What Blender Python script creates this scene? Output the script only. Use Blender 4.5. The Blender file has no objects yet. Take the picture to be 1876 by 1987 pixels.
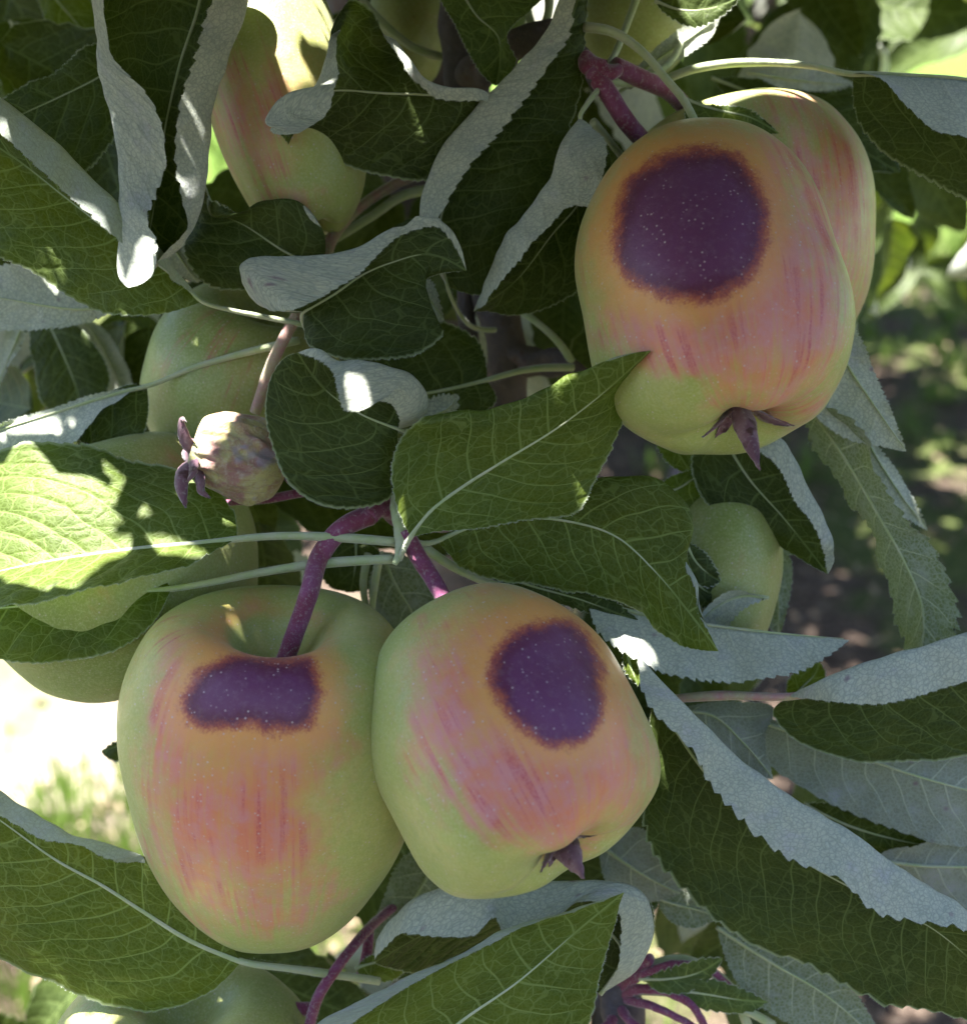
import bpy, math, random
import numpy as np
from mathutils import Vector, Matrix

# ---------------------------------------------------------------- camera, world, sun, exposure
sc = bpy.context.scene
R_ = math.radians
PITCH = R_(24)
CAM = np.array([0.0, 0.0, 1.35])
FWD = np.array([0, math.cos(PITCH), -math.sin(PITCH)])
RGT = np.array([1.0, 0, 0])
UPV = np.array([0, math.sin(PITCH), math.cos(PITCH)])
FPX = 2087.0

cd = bpy.data.cameras.new("camera")
cam = bpy.data.objects.new("camera", cd)
sc.collection.objects.link(cam)
cam.matrix_world = Matrix(((RGT[0], UPV[0], -FWD[0], CAM[0]), (RGT[1], UPV[1], -FWD[1], CAM[1]),
                           (RGT[2], UPV[2], -FWD[2], CAM[2]), (0, 0, 0, 1)))
cd.sensor_fit = 'HORIZONTAL'; cd.sensor_width = 36; cd.lens = 36 * FPX / 1876
cd.clip_start = 0.01; cd.clip_end = 500
cd.dof.use_dof = True; cd.dof.focus_distance = 0.285; cd.dof.aperture_fstop = 10.5
sc.camera = cam

SUN = np.array([-0.26, -0.04, 0.955]); SUN /= np.linalg.norm(SUN)     # direction towards the sun
w = bpy.data.worlds.new("World"); sc.world = w; w.use_nodes = True
nt = w.node_tree; nt.nodes.clear()
sky = nt.nodes.new('ShaderNodeTexSky'); sky.sky_type = 'NISHITA'; sky.sun_disc = False
sky.sun_elevation = math.asin(SUN[2]); sky.sun_rotation = math.atan2(SUN[0], SUN[1])
bg = nt.nodes.new('ShaderNodeBackground'); bg.inputs['Strength'].default_value = 0.05
wo = nt.nodes.new('ShaderNodeOutputWorld')
nt.links.new(sky.outputs[0], bg.inputs[0]); nt.links.new(bg.outputs[0], wo.inputs[0])
sl = bpy.data.lights.new("sun", 'SUN'); sl.energy = 5.0; sl.angle = R_(0.5); sl.color = (1, 0.955, 0.87)
so = bpy.data.objects.new("sun", sl); sc.collection.objects.link(so)
so.rotation_euler = Vector(SUN).to_track_quat('Z', 'Y').to_euler()
sc.view_settings.view_transform = 'Standard'; sc.view_settings.look = 'None'
sc.view_settings.gamma = 1; sc.view_settings.use_curve_mapping = False
sc.view_settings.exposure = 2.95
sc.cycles.max_bounces = 8; sc.cycles.diffuse_bounces = 4; sc.cycles.glossy_bounces = 3
sc.cycles.transmission_bounces = 5; sc.cycles.transparent_max_bounces = 4

# ---------------------------------------------------------------- helpers
def P(x, y, d=0.0):
    """a place seen at (x, y) of the picture, d centimetres behind the plane 30 cm from the lens"""
    k = 0.30 + d / 100.0
    return CAM + k * (FWD + (x - 938) / FPX * RGT - (y - 993.5) / FPX * UPV)

def project(V):
    q = V - CAM
    z = q @ FWD
    return 938 + (q @ RGT) / z * FPX, 993.5 - (q @ UPV) / z * FPX

def parse(s, d0=0.0):
    out = []
    d = d0
    for tok in s.split():
        v = [float(t) for t in tok.split(',')]
        if len(v) > 2: d = v[2]
        out.append((v[0], v[1], d))
    return out

def parse_on(s, mid):
    """like parse, but points without a depth take the depth of the midrib beside them"""
    toks = s.split(); out = []; d = None
    md = [q[2] for q in mid]
    for i, tok in enumerate(toks):
        v = [float(t) for t in tok.split(',')]
        if len(v) > 2: d = v[2]
        out.append((v[0], v[1], d if d is not None else float(np.interp(i / (len(toks) - 1), np.linspace(0, 1, len(md)), md))))
    return out

def world_pts(pts): return np.array([P(*p) for p in pts])

def hermite(K, V, q):
    """smooth curve through V (n,3) at knots K, sampled at q"""
    K = np.asarray(K, float); V = np.asarray(V, float)
    n = len(K)
    if n == 2:
        t = ((q - K[0]) / (K[1] - K[0]))[:, None]
        return V[0] * (1 - t) + V[1] * t
    h = np.diff(K); dl = np.diff(V, axis=0) / h[:, None]
    m = np.zeros_like(V)
    m[1:-1] = (dl[:-1] * h[1:, None] + dl[1:] * h[:-1, None]) / (h[:-1] + h[1:])[:, None]
    m[0] = 1.5 * dl[0] - 0.5 * m[1]; m[-1] = 1.5 * dl[-1] - 0.5 * m[-2]
    i = np.clip(np.searchsorted(K, q, side='right') - 1, 0, n - 2)
    t = ((q - K[i]) / h[i])[:, None]; hh = h[i][:, None]
    t2, t3 = t * t, t * t * t
    return (2*t3-3*t2+1)*V[i] + (t3-2*t2+t)*hh*m[i] + (-2*t3+3*t2)*V[i+1] + (t3-t2)*hh*m[i+1]

def resample(V, n):
    V = np.asarray(V, float)
    c = np.r_[0, np.cumsum(np.linalg.norm(np.diff(V, axis=0), axis=1) + 1e-7)]
    c /= c[-1]
    return hermite(c, V, np.linspace(0, 1, n))

def make_mesh(name, verts, faces, mats, uvs=None, attrs=None, smooth=True, face_mat=None):
    me = bpy.data.meshes.new(name)
    verts = np.asarray(verts, dtype=np.float32); faces = np.asarray(faces, dtype=np.int32)
    k = faces.shape[1]
    me.vertices.add(len(verts)); me.vertices.foreach_set('co', verts.ravel())
    me.loops.add(faces.size); me.loops.foreach_set('vertex_index', faces.ravel())
    me.polygons.add(len(faces))
    me.polygons.foreach_set('loop_start', np.arange(0, faces.size, k, dtype=np.int32))
    me.polygons.foreach_set('loop_total', np.full(len(faces), k, dtype=np.int32))
    if face_mat is not None: me.polygons.foreach_set('material_index', np.asarray(face_mat, dtype=np.int32))
    me.update(calc_edges=True)
    if uvs:
        for nm, uv in uvs.items():
            l = me.uv_layers.new(name=nm)
            l.data.foreach_set('uv', np.asarray(uv, dtype=np.float32)[faces.ravel()].ravel())
    if attrs:
        for nm, a in attrs.items():
            at = me.attributes.new(nm, 'FLOAT', 'POINT')
            at.data.foreach_set('value', np.asarray(a, dtype=np.float32))
    for m in mats: me.materials.append(m)
    if smooth: me.polygons.foreach_set('use_smooth', np.ones(len(faces), dtype=bool))
    me.validate()
    return me

def link(name, me, parent=None, world_origin=None):
    o = bpy.data.objects.new(name, me); sc.collection.objects.link(o)
    if parent is not None: o.parent = parent
    return o

def empty(name, loc, label=None, cat=None, group=None):
    o = bpy.data.objects.new(name, None); sc.collection.objects.link(o)
    o.location = Vector(loc); o.empty_display_size = 0.01
    if label: o['label'] = label; o['category'] = cat
    if group: o['group'] = group
    return o

def recentre(verts, parent):
    """vertices in world space -> space of an Empty parent that has only a location"""
    off = np.array(parent.location) if parent is not None else np.zeros(3)
    return verts - off

def grid_faces(nu, nv, wrap=False):
    i = np.arange(nu - 1)[:, None]; j = np.arange(nv if wrap else nv - 1)[None, :]
    j2 = (j + 1) % nv
    a = i * nv + j; b = i * nv + j2; c = (i + 1) * nv + j2; d = (i + 1) * nv + j
    return np.stack([a, b, c, d], -1).reshape(-1, 4)

def tube_arrays(path, rad, nseg=10, lump=0.0, seed=0, n=None):
    """closed tube along world points; rad per control point in metres"""
    path = np.asarray(path, float)
    n = n or max(12, 6 * len(path))
    c = np.r_[0, np.cumsum(np.linalg.norm(np.diff(path, axis=0), axis=1) + 1e-7)]; c /= c[-1]
    q = np.linspace(0, 1, n)
    C = hermite(c, path, q)
    rad = np.interp(q, np.linspace(0, 1, len(rad)), rad)
    T = np.gradient(C, axis=0); T /= np.linalg.norm(T, axis=1)[:, None] + 1e-12
    ref = np.array([0.13, -0.9, 0.4]); N = np.zeros_like(T)
    v = np.cross(T[0], ref); v /= np.linalg.norm(v)
    for i in range(n):
        v = v - T[i] * (v @ T[i]); v /= np.linalg.norm(v) + 1e-12; N[i] = v
    B = np.cross(T, N)
    a = np.linspace(0, 2 * math.pi, nseg, endpoint=False)
    rr = rad[:, None] * np.ones(nseg)
    if lump:
        rs = np.random.RandomState(seed)
        ph = rs.rand(6) * 6.28
        s = q[:, None] * c.size
        L = np.linalg.norm(np.diff(C, axis=0), axis=1).sum()
        sx = q[:, None] * L / max(rad.mean(), 1e-4)
        rr = rr * (1 + lump * (np.sin(sx * 1.1 + ph[0] + 2 * np.sin(a + ph[1])) * 0.5 + 0.5 * np.sin(2.3 * sx + 2 * a + ph[2])
                               + 0.4 * np.sin(3 * a + ph[3] + 0.7 * sx)))
    V = C[:, None, :] + rr[..., None] * (np.cos(a)[None, :, None] * N[:, None, :] + np.sin(a)[None, :, None] * B[:, None, :])
    V = V.reshape(-1, 3)
    F = grid_faces(n, nseg, True)
    V = np.vstack([V, C[0], C[-1]])
    k0, k1 = len(V) - 2, len(V) - 1
    j = np.arange(nseg); j2 = (j + 1) % nseg
    cap0 = np.stack([np.full(nseg, k0), j2, j, np.full(nseg, k0)], -1)
    base = (n - 1) * nseg
    cap1 = np.stack([np.full(nseg, k1), base + j, base + j2, np.full(nseg, k1)], -1)
    return V, F, cap0[:, :3], cap1[:, :3], q

def tris(F): return np.vstack([F[:, [0, 1, 2]], F[:, [0, 2, 3]]])

def tube_geo(path, rad, **k):
    V, F, c0, c1, q = tube_arrays(path, rad, **k)
    return V, np.vstack([tris(F), c0, c1])

def hairs(path, rad, count, length, seed):
    """short down standing on a stem: slim triangles"""
    rs = np.random.RandomState(seed)
    path = resample(path, 60)
    t = rs.rand(count)
    i = np.clip((t * 59).astype(int), 0, 58); f = (t * 59 - i)[:, None]
    C = path[i] * (1 - f) + path[i + 1] * f
    T = path[i + 1] - path[i]; T /= np.linalg.norm(T, axis=1)[:, None] + 1e-12
    D = rs.normal(size=(count, 3)); D -= T * (D * T).sum(1)[:, None]; D /= np.linalg.norm(D, axis=1)[:, None]
    r = np.interp(t, np.linspace(0, 1, len(rad)), rad)[:, None]
    S = np.cross(T, D)
    tip = D + T * rs.normal(0, .5, (count, 1)) + S * rs.normal(0, .5, (count, 1))
    tip /= np.linalg.norm(tip, axis=1)[:, None]
    L = length * rs.uniform(.5, 1.2, (count, 1)); wd = 0.000045
    B0 = C + D * r * .97
    V = np.stack([B0 - S * wd, B0 + S * wd, B0 + tip * L], 1).reshape(-1, 3)
    return V, np.arange(count * 3).reshape(-1, 3)

# ---------------------------------------------------------------- node helper
class NB:
    def __init__(s, mat):
        mat.use_nodes = True; s.t = mat.node_tree; s.t.nodes.clear()
    def new(s, ty, **kw):
        n = s.t.nodes.new(ty)
        for k, v in kw.items(): setattr(n, k, v)
        return n
    def put(s, sock, v):
        if hasattr(v, 'is_linked') or isinstance(v, bpy.types.NodeSocket): s.t.links.new(v, sock)
        elif v is not None:
            if isinstance(v, (tuple, list)) and sock.type == 'RGBA' and len(v) == 3: v = (*v, 1)
            sock.default_value = v
    def m(s, op, a, b=None, c=None, clamp=False):
        n = s.new('ShaderNodeMath', operation=op, use_clamp=clamp)
        for i, v in enumerate((a, b, c)):
            if v is not None: s.put(n.inputs[i], v)
        return n.outputs[0]
    def vm(s, op, a, b=None, scale=None):
        n = s.new('ShaderNodeVectorMath', operation=op)
        s.put(n.inputs[0], a)
        if b is not None: s.put(n.inputs[1], b)
        if scale is not None: s.put(n.inputs['Scale'], scale)
        return n.outputs[0]
    def mix(s, f, a, b):
        n = s.new('ShaderNodeMix', data_type='RGBA')
        s.put(n.inputs[0], f); s.put(n.inputs[6], a); s.put(n.inputs[7], b)
        return n.outputs[2]
    def ss(s, x, lo, hi, a=0.0, b=1.0):
        n = s.new('ShaderNodeMapRange', interpolation_type='SMOOTHSTEP')
        s.put(n.inputs[0], x)
        for i, v in zip((1, 2, 3, 4), (lo, hi, a, b)): s.put(n.inputs[i], v)
        return n.outputs[0]
    def noise(s, vec, scale, detail=3, rough=0.5, dist=0.0, color=False):
        n = s.new('ShaderNodeTexNoise')
        s.put(n.inputs['Vector'], vec); n.inputs['Scale'].default_value = scale
        n.inputs['Detail'].default_value = detail; n.inputs['Roughness'].default_value = rough
        n.inputs['Distortion'].default_value = dist
        return n.outputs['Color' if color else 'Fac']
    def vor(s, vec, scale, feature='F1', rnd=1.0, out='Distance'):
        n = s.new('ShaderNodeTexVoronoi', feature=feature)
        s.put(n.inputs['Vector'], vec); n.inputs['Scale'].default_value = scale
        n.inputs['Randomness'].default_value = rnd
        return n.outputs[out]
    def uv(s, name): return s.new('ShaderNodeUVMap', uv_map=name).outputs[0]
    def attr(s, name): return s.new('ShaderNodeAttribute', attribute_name=name).outputs['Fac']
    def obj(s): return s.new('ShaderNodeTexCoord').outputs['Object']
    def sep(s, v):
        n = s.new('ShaderNodeSeparateXYZ'); s.put(n.inputs[0], v); return n.outputs
    def comb(s, x, y, z=0.0):
        n = s.new('ShaderNodeCombineXYZ')
        for i, v in enumerate((x, y, z)): s.put(n.inputs[i], v)
        return n.outputs[0]
    def bump(s, h, dist, strength=1.0, normal=None):
        n = s.new('ShaderNodeBump'); s.put(n.inputs['Height'], h); n.inputs['Distance'].default_value = dist
        n.inputs['Strength'].default_value = strength
        if normal is not None: s.put(n.inputs['Normal'], normal)
        return n.outputs[0]
    def pbsdf(s, **kw):
        n = s.new('ShaderNodeBsdfPrincipled')
        for k, v in kw.items(): s.put(n.inputs[k.replace('_', ' ')], v)
        return n
    def out(s, sh):
        o = s.new('ShaderNodeOutputMaterial'); s.t.links.new(sh, o.inputs[0])

def leaf_material(name, top=(0.013, 0.022, 0.004), top2=(0.027, 0.040, 0.006), under=(0.58, 0.61, 0.51),
                  trans=(0.20, 0.36, 0.010), tw=0.085, vc=(0.105, 0.145, 0.050)):
    mat = bpy.data.materials.new(name); n = NB(mat)
    flat = n.uv('flat'); uv = n.uv('uv')
    X, Y, _ = n.sep(flat)[:3]
    V = n.sep(uv)[1]
    rnd = n.new('ShaderNodeObjectInfo').outputs['Random']
    seed = n.comb(n.m('MULTIPLY', rnd, 37.0), n.m('MULTIPLY', rnd, 91.0))
    fl = n.vm('ADD', flat, seed)
    av = n.m('ABSOLUTE', n.m('SUBTRACT', n.m('MULTIPLY', V, 2.0), 1.0))       # 0 midrib .. 1 margin
    ay = n.m('ABSOLUTE', Y)
    # secondary veins, curving forward
    jit = n.noise(fl, 0.55, 1)
    p = n.m('SUBTRACT', X, n.m('ADD', n.m('MULTIPLY', ay, 0.55), n.m('MULTIPLY', n.m('MULTIPLY', ay, ay), 0.16)))
    p = n.m('DIVIDE', p, 0.82)
    p = n.m('ADD', p, n.m('MULTIPLY', n.m('SIGN', Y), 0.22))
    p = n.m('ADD', p, n.m('MULTIPLY', jit, 0.9))
    fr = n.m('FRACT', n.m('ADD', p, 50.0))
    dist = n.m('MULTIPLY', n.m('SUBTRACT', 0.5, n.m('ABSOLUTE', n.m('SUBTRACT', fr, 0.5))), 0.62)
    wid = n.m('MULTIPLY', n.m('SUBTRACT', 1.15, av), 0.027)
    sec = n.m('SUBTRACT', 1.0, n.ss(n.m('DIVIDE', dist, n.m('MAXIMUM', wid, 0.004)), 0.35, 1.25))
    sec = n.m('MULTIPLY', sec, n.ss(av, 0.97, 0.72))
    mid = n.m('SUBTRACT', 1.0, n.ss(ay, 0.018, 0.042))
    # tertiary net
    warp = n.vm('SCALE', n.vm('SUBTRACT', n.noise(fl, 2.4, 2, color=True), (0.5, 0.5, 0.5)), scale=0.22)
    w2 = n.vm('ADD', fl, warp)
    rot = n.new('ShaderNodeMapping'); n.put(rot.inputs[0], w2)
    rot.inputs['Rotation'].default_value = (0, 0, 0.3); rot.inputs['Scale'].default_value = (0.75, 1.15, 1)
    ter = n.m('SUBTRACT', 1.0, n.ss(n.vor(rot.outputs[0], 2.5, 'DISTANCE_TO_EDGE'), 0.012, 0.055))
    qua = n.m('SUBTRACT', 1.0, n.ss(n.vor(w2, 8.5, 'DISTANCE_TO_EDGE'), 0.02, 0.17))
    fine = n.noise(fl, 30, 2, 0.6)
    vein = n.m('MAXIMUM', n.m('MAXIMUM', mid, n.m('MULTIPLY', sec, 0.85)),
               n.m('MAXIMUM', n.m('MULTIPLY', ter, 0.50), n.m('MULTIPLY', qua, 0.20)))
    rim = n.ss(av, 0.965, 0.995)
    big = n.noise(fl, 0.55, 3)
    hue = n.mix(n.ss(big, 0.35, 0.68), top, top2)
    hue = n.mix(n.m('MULTIPLY', rnd, 0.35), hue, (0.045, 0.07, 0.02))
    hue = n.mix(n.m('MULTIPLY', n.ss(fine, 0.45, 0.75), 0.14), hue, (0.07, 0.10, 0.06))     # scattered down
    ct = n.mix(n.m('MULTIPLY', vein, 0.85), hue, vc)
    ct = n.mix(n.m('MULTIPLY', rim, 0.75), ct, (0.26, 0.31, 0.19))
    # rust and bruise specks
    spk = n.m('MULTIPLY', n.ss(n.vor(fl, 0.7, 'F1'), 0.075, 0.04), n.ss(n.noise(fl, 0.35, 1), 0.56, 0.62))
    ct = n.mix(n.m('MULTIPLY', spk, 0.7), ct, (0.10, 0.05, 0.02))
    # woolly underside
    cell = n.m('SUBTRACT', 1.0, n.ss(n.vor(w2, 7.5, 'DISTANCE_TO_EDGE'), 0.0, 0.16))
    stain = n.ss(n.noise(fl, 0.8, 4, 0.6), 0.52, 0.72)
    cu = n.mix(n.m('MULTIPLY', stain, 0.75), under, (0.45, 0.44, 0.56))
    cu = n.mix(n.m('MULTIPLY', cell, 0.8), cu, (0.33, 0.37, 0.33))
    cu = n.mix(n.ss(n.noise(fl, 14, 4, 0.75), 0.35, 0.7, 0.0, 0.75), cu, (0.34, 0.37, 0.35))
    cu = n.mix(n.m('MULTIPLY', n.m('MAXIMUM', sec, mid), 0.45), cu, (0.62, 0.66, 0.56))
    pur = n.m('MULTIPLY', n.ss(n.vor(fl, 1.3, 'F1'), 0.16, 0.03), n.ss(n.noise(fl, 0.6, 1), 0.5, 0.6))
    cu = n.mix(n.m('MULTIPLY', pur, 0.7), cu, (0.20, 0.09, 0.19))
    # relief
    hb = n.m('SUBTRACT', n.m('MULTIPLY', big, 0.0), n.m('ADD', n.m('MULTIPLY', n.ss(n.m('DIVIDE', dist, 0.16), 0, 1, 1, 0), 1.0),
             n.m('ADD', n.m('MULTIPLY', n.ss(n.vor(rot.outputs[0], 2.5, 'DISTANCE_TO_EDGE'), 0, 0.3, 1, 0), 0.55),
                 n.m('MULTIPLY', n.ss(n.vor(w2, 8.5, 'DISTANCE_TO_EDGE'), 0, .3, 1, 0), 0.16))))
    bt = n.bump(hb, 0.00024, 0.8)
    bu = n.bump(n.m('ADD', n.m('MULTIPLY', hb, 0.5), n.m('MULTIPLY', n.noise(fl, 20, 4, 0.75), 1.3)), 0.00042, 1.0)
    pt = n.pbsdf(Base_Color=ct, Roughness=n.ss(fine, 0.2, 0.8, 0.42, 0.6), Normal=bt, Specular_IOR_Level=0.17)
    pu = n.pbsdf(Base_Color=cu, Roughness=0.9, Normal=bu, Specular_IOR_Level=0.12, Sheen_Weight=0.25, Sheen_Roughness=0.45,
                 Sheen_Tint=(0.85, 0.93, 1.0))
    tc = n.mix(n.ss(big, 0.3, 0.7), trans, tuple(c * k for c, k in zip(trans, (1.5, 1.2, 1.2))))
    tc = n.mix(n.m('MULTIPLY', vein, 0.75), tc, (0.52, 0.66, 0.10))
    tr = n.new('ShaderNodeBsdfTranslucent'); n.put(tr.inputs[0], tc); n.put(tr.inputs[1], bt)
    side = n.new('ShaderNodeMixShader')
    n.put(side.inputs[0], n.new('ShaderNodeNewGeometry').outputs['Backfacing'])
    n.t.links.new(pt.outputs[0], side.inputs[1]); n.t.links.new(pu.outputs[0], side.inputs[2])
    mx = n.new('ShaderNodeMixShader'); mx.inputs[0].default_value = tw
    n.t.links.new(side.outputs[0], mx.inputs[1]); n.t.links.new(tr.outputs[0], mx.inputs[2])
    n.out(mx.outputs[0])
    return mat

MAT_LEAF = leaf_material('apple_leaf')
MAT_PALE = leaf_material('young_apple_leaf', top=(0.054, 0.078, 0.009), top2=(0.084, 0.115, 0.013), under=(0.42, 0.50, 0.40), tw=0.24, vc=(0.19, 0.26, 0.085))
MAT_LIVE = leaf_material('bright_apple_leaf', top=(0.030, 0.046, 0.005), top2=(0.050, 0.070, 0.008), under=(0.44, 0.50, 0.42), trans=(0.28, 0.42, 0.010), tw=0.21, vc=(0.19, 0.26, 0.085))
MAT_SHADED = leaf_material('shaded_apple_leaf', under=(0.23, 0.25, 0.215), vc=(0.06, 0.085, 0.025))  # underside darkened in colour to stand in for shade on the back leaves
MAT_DULL = leaf_material('soft_olive_leaf', top=(0.045, 0.07, 0.022), top2=(0.06, 0.09, 0.026), under=(0.13, 0.165, 0.085), tw=0.16, vc=(0.19, 0.26, 0.085))  # olive leaf, its underside darkened to stand in for shade in gaps

def stem_material(name, c1, c2, fuzz=0.3, scale=420, spots=None):
    mat = bpy.data.materials.new(name); n = NB(mat); o = n.obj()
    a = n.noise(o, scale, 4, 0.65); b = n.noise(o, scale * 0.2, 3)
    c = n.mix(n.ss(b, 0.35, 0.65), c1, c2)
    c = n.mix(n.ss(a, 0.5, 0.8, 0, fuzz), c, (0.55, 0.55, 0.56))
    if spots: c = n.mix(n.ss(n.noise(o, scale * .35, 3), .56, .68), c, spots)
    p = n.pbsdf(Base_Color=c, Roughness=0.75, Specular_IOR_Level=0.25, Sheen_Weight=0.5, Sheen_Roughness=0.4,
                Normal=n.bump(a, 0.0003, 0.8))
    n.out(p.outputs[0]); return mat

MAT_PETIOLE = stem_material('downy_petiole', (0.34, 0.41, 0.22), (0.40, 0.43, 0.30), 0.3, 900)
MAT_PINK = stem_material('pinkish_petiole', (0.42, 0.22, 0.22), (0.40, 0.34, 0.22), 0.35, 900)
MAT_STALK = stem_material('purple_stalk', (0.17, 0.035, 0.075), (0.21, 0.06, 0.14), 0.42, 900)
MAT_HAIR = stem_material('plant_down', (0.42, 0.45, 0.40), (0.38, 0.42, 0.36), 0.1, 900)
MAT_SEPAL = stem_material('dry_sepal', (0.13, 0.06, 0.095), (0.22, 0.13, 0.16), 0.3, 700, (0.07, 0.03, 0.03))

def bark_material():
    mat = bpy.data.materials.new('apple_bark'); n = NB(mat); o = n.obj()
    a = n.noise(o, 60, 5, 0.65); b = n.noise(o, 300, 4, 0.7); l = n.vor(o, 140, 'F1')
    c = n.mix(n.ss(a, 0.35, 0.65), (0.065, 0.055, 0.070), (0.125, 0.095, 0.10))
    c = n.mix(n.ss(a, 0.60, 0.74), c, (0.10, 0.035, 0.03))
    c = n.mix(n.ss(l, 0.14, 0.05, 0, 0.8), c, (0.24, 0.19, 0.17))
    c = n.mix(n.ss(b, 0.5, 0.8, 0, 0.5), c, (0.17, 0.15, 0.19))
    p = n.pbsdf(Base_Color=c, Roughness=0.8, Normal=n.bump(n.m('ADD', n.m('MULTIPLY', a, 1.0), n.m('MULTIPLY', b, 0.5)), 0.0016, 1.0))
    n.out(p.outputs[0]); return mat
MAT_BARK = bark_material()

# ---------------------------------------------------------------- the leaf builder
TREE = empty('apple_tree', (0.1, 0.42, 0.0), 'apple tree in the foreground with grey bark, downy twigs and curled serrated leaves', 'tree')

def leaf_geo(M, L, R, LF=None, RF=None, vis=('A', 1), nu=150, nv=16, teeth=30, tooth=0.075, wave=0.06, seed=0, bulge=0.06, roundn=1.0):
    """blade lofted over five curves given as (x, y, d): left margin, left fold, midrib, right fold, right margin"""
    rs = np.random.RandomState(seed + 11)
    m = resample(world_pts(M), nu)
    up = vis[1] * (1 if vis[0] == 'A' else 0)
    def side(E, F):
        e = resample(world_pts(E), nu)
        if F is None:
            wdt = np.linalg.norm(e - m, axis=1)[:, None]
            f = (e + m) / 2 - FWD * wdt * bulge * (up if up else 0)
        else: f = resample(world_pts(F), nu)
        return e, f
    le, lf = side(L, LF); re_, rf = side(R, RF)
    u = np.linspace(0, 1, nu)
    def half(e, f, sgn):
        out = np.zeros((nu, nv + 1, 3)); arc = np.zeros((nu, nv + 1))
        tq = np.linspace(0, 1, nv + 1)
        for i in range(nu):
            d1 = np.linalg.norm(f[i] - m[i]) + 1e-7; d2 = np.linalg.norm(e[i] - f[i]) + 1e-7
            out[i] = hermite([0, d1, d1 + d2], np.array([m[i], f[i], e[i]]), tq * (d1 + d2))
        # teeth
        ph = rs.rand()
        n = teeth * (0.85 + 0.3 * rs.rand())
        x = (u + 0.006 * np.sin(u * 41 + ph * 6) + 0.01 * np.sin(u * 13 + ph * 9)) * n + ph
        saw = (x % 1.0)
        saw = np.where(saw < 0.78, (saw / 0.78) ** 0.75, (1 - saw) / 0.22) - 0.5
        amp = tooth / 100 * (0.65 + 0.7 * np.abs(np.sin(u * 9 + ph * 5))) * np.clip(np.sin(np.clip(u, 0, 1) * math.pi) * 3.5, 0.0, 1)
        dirv = e - out[:, nv - 3]; dirv /= np.linalg.norm(dirv, axis=1)[:, None] + 1e-9
        along = np.gradient(e, axis=0); along /= np.linalg.norm(along, axis=1)[:, None] + 1e-9
        off = (dirv + 0.45 * along) * (saw * amp)[:, None]
        out[:, nv] += off; out[:, nv - 1] += off * 0.45
        seg = np.linalg.norm(np.diff(out, axis=1), axis=2)
        arc[:, 1:] = np.cumsum(seg, axis=1)
        return out, arc
    lo, la = half(le, lf, -1); ro, ra = half(re_, rf, 1)
    V = np.concatenate([lo[:, ::-1], ro[:, 1:]], axis=1)          # margin L .. midrib .. margin R
    A = np.concatenate([-la[:, ::-1], ra[:, 1:]], axis=1) * 100
    nn = 2 * nv + 1
    # gentle waves and puckers along the surface normal
    du = np.gradient(V, axis=0); dv = np.gradient(V, axis=1)
    N = np.cross(du, dv); N /= np.linalg.norm(N, axis=2)[..., None] + 1e-12
    k = np.abs(np.linspace(-1, 1, nn))[None, :]
    Lc = np.r_[0, np.cumsum(np.linalg.norm(np.diff(m, axis=0), axis=1))] * 100
    X = Lc[:, None] * np.ones((1, nn))
    ph = rs.rand(8) * 6.28
    sd = np.sign(np.linspace(-1, 1, nn))[None, :]
    W = k ** 1.6 * (np.sin(X * 2.1 + ph[0] + sd * 1.1) + 0.7 * np.sin(X * 3.9 + ph[1] + sd * 2) + 0.4 * np.sin(X * 7 + A * 1.5 + ph[2]))
    W += 0.5 * np.sin(A * 2.3 + X * 1.1 + ph[3]) * k
    pk = np.cos((X - 0.55 * np.abs(A) - 0.16 * A * A) / 0.82 * 2 * math.pi + sd * 1.4) * np.clip(k * 3, 0, 1)
    V = V + N * ((wave * W + 0.007 * pk) / 100 * np.clip(np.sin(u * math.pi) * 3, 0, 1)[:, None])[..., None]
    F = grid_faces(nu, nn)
    # which side is the upper side
    a0, a1 = (2, nv) if vis[0] == 'L' else ((nv + 1, 2 * nv - 1) if vis[0] == 'R' else (nv - nv // 2, nv + nv // 2))
    sel = slice(nu // 6, 5 * nu // 6)
    if vis[0] == 'L': a0 = nv // 2 + 1
    if vis[0] == 'R': a1 = nv + nv // 2
    c = V[sel, a0:a1] - CAM
    dt = -(N[sel, a0:a1] * c).sum()
    if dt * vis[1] > 0: F = F[:, ::-1]
    UV = np.stack([u[:, None] * np.ones((1, nn)), np.linspace(0, 1, nn)[None, :] * np.ones((nu, 1))], -1)
    # normalised distance to the margin follows the arc length
    FL = np.stack([X, A], -1)
    top_n = N if dt * vis[1] > 0 else -N
    return V.reshape(-1, 3), F, UV.reshape(-1, 2), FL.reshape(-1, 2), m, top_n[:, nv], V[:, nv]

def fringe(V, nu, nn, count, seed):
    """woolly down along both margins"""
    rs = np.random.RandomState(seed)
    G = V.reshape(nu, nn, 3)
    out = []
    for col, inn in ((0, 2), (nn - 1, nn - 3)):
        t = rs.rand(count) * (nu - 2); i = t.astype(int); f = (t - i)[:, None]
        C = G[i, col] * (1 - f) + G[i + 1, col] * f
        T = G[i + 1, col] - G[i, col]; T /= np.linalg.norm(T, axis=1)[:, None] + 1e-12
        D = C - G[i, inn]; D /= np.linalg.norm(D, axis=1)[:, None] + 1e-12
        D = D + T * rs.normal(0, .5, (count, 1)) + rs.normal(0, .45, (count, 3))
        D /= np.linalg.norm(D, axis=1)[:, None]
        L = rs.uniform(.00025, .0006, (count, 1))
        out.append(np.stack([C - T * 0.00004, C + T * 0.00004, C + D * L], 1).reshape(-1, 3))
    W = np.vstack(out)
    return W, np.arange(len(W)).reshape(-1, 3)

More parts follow.
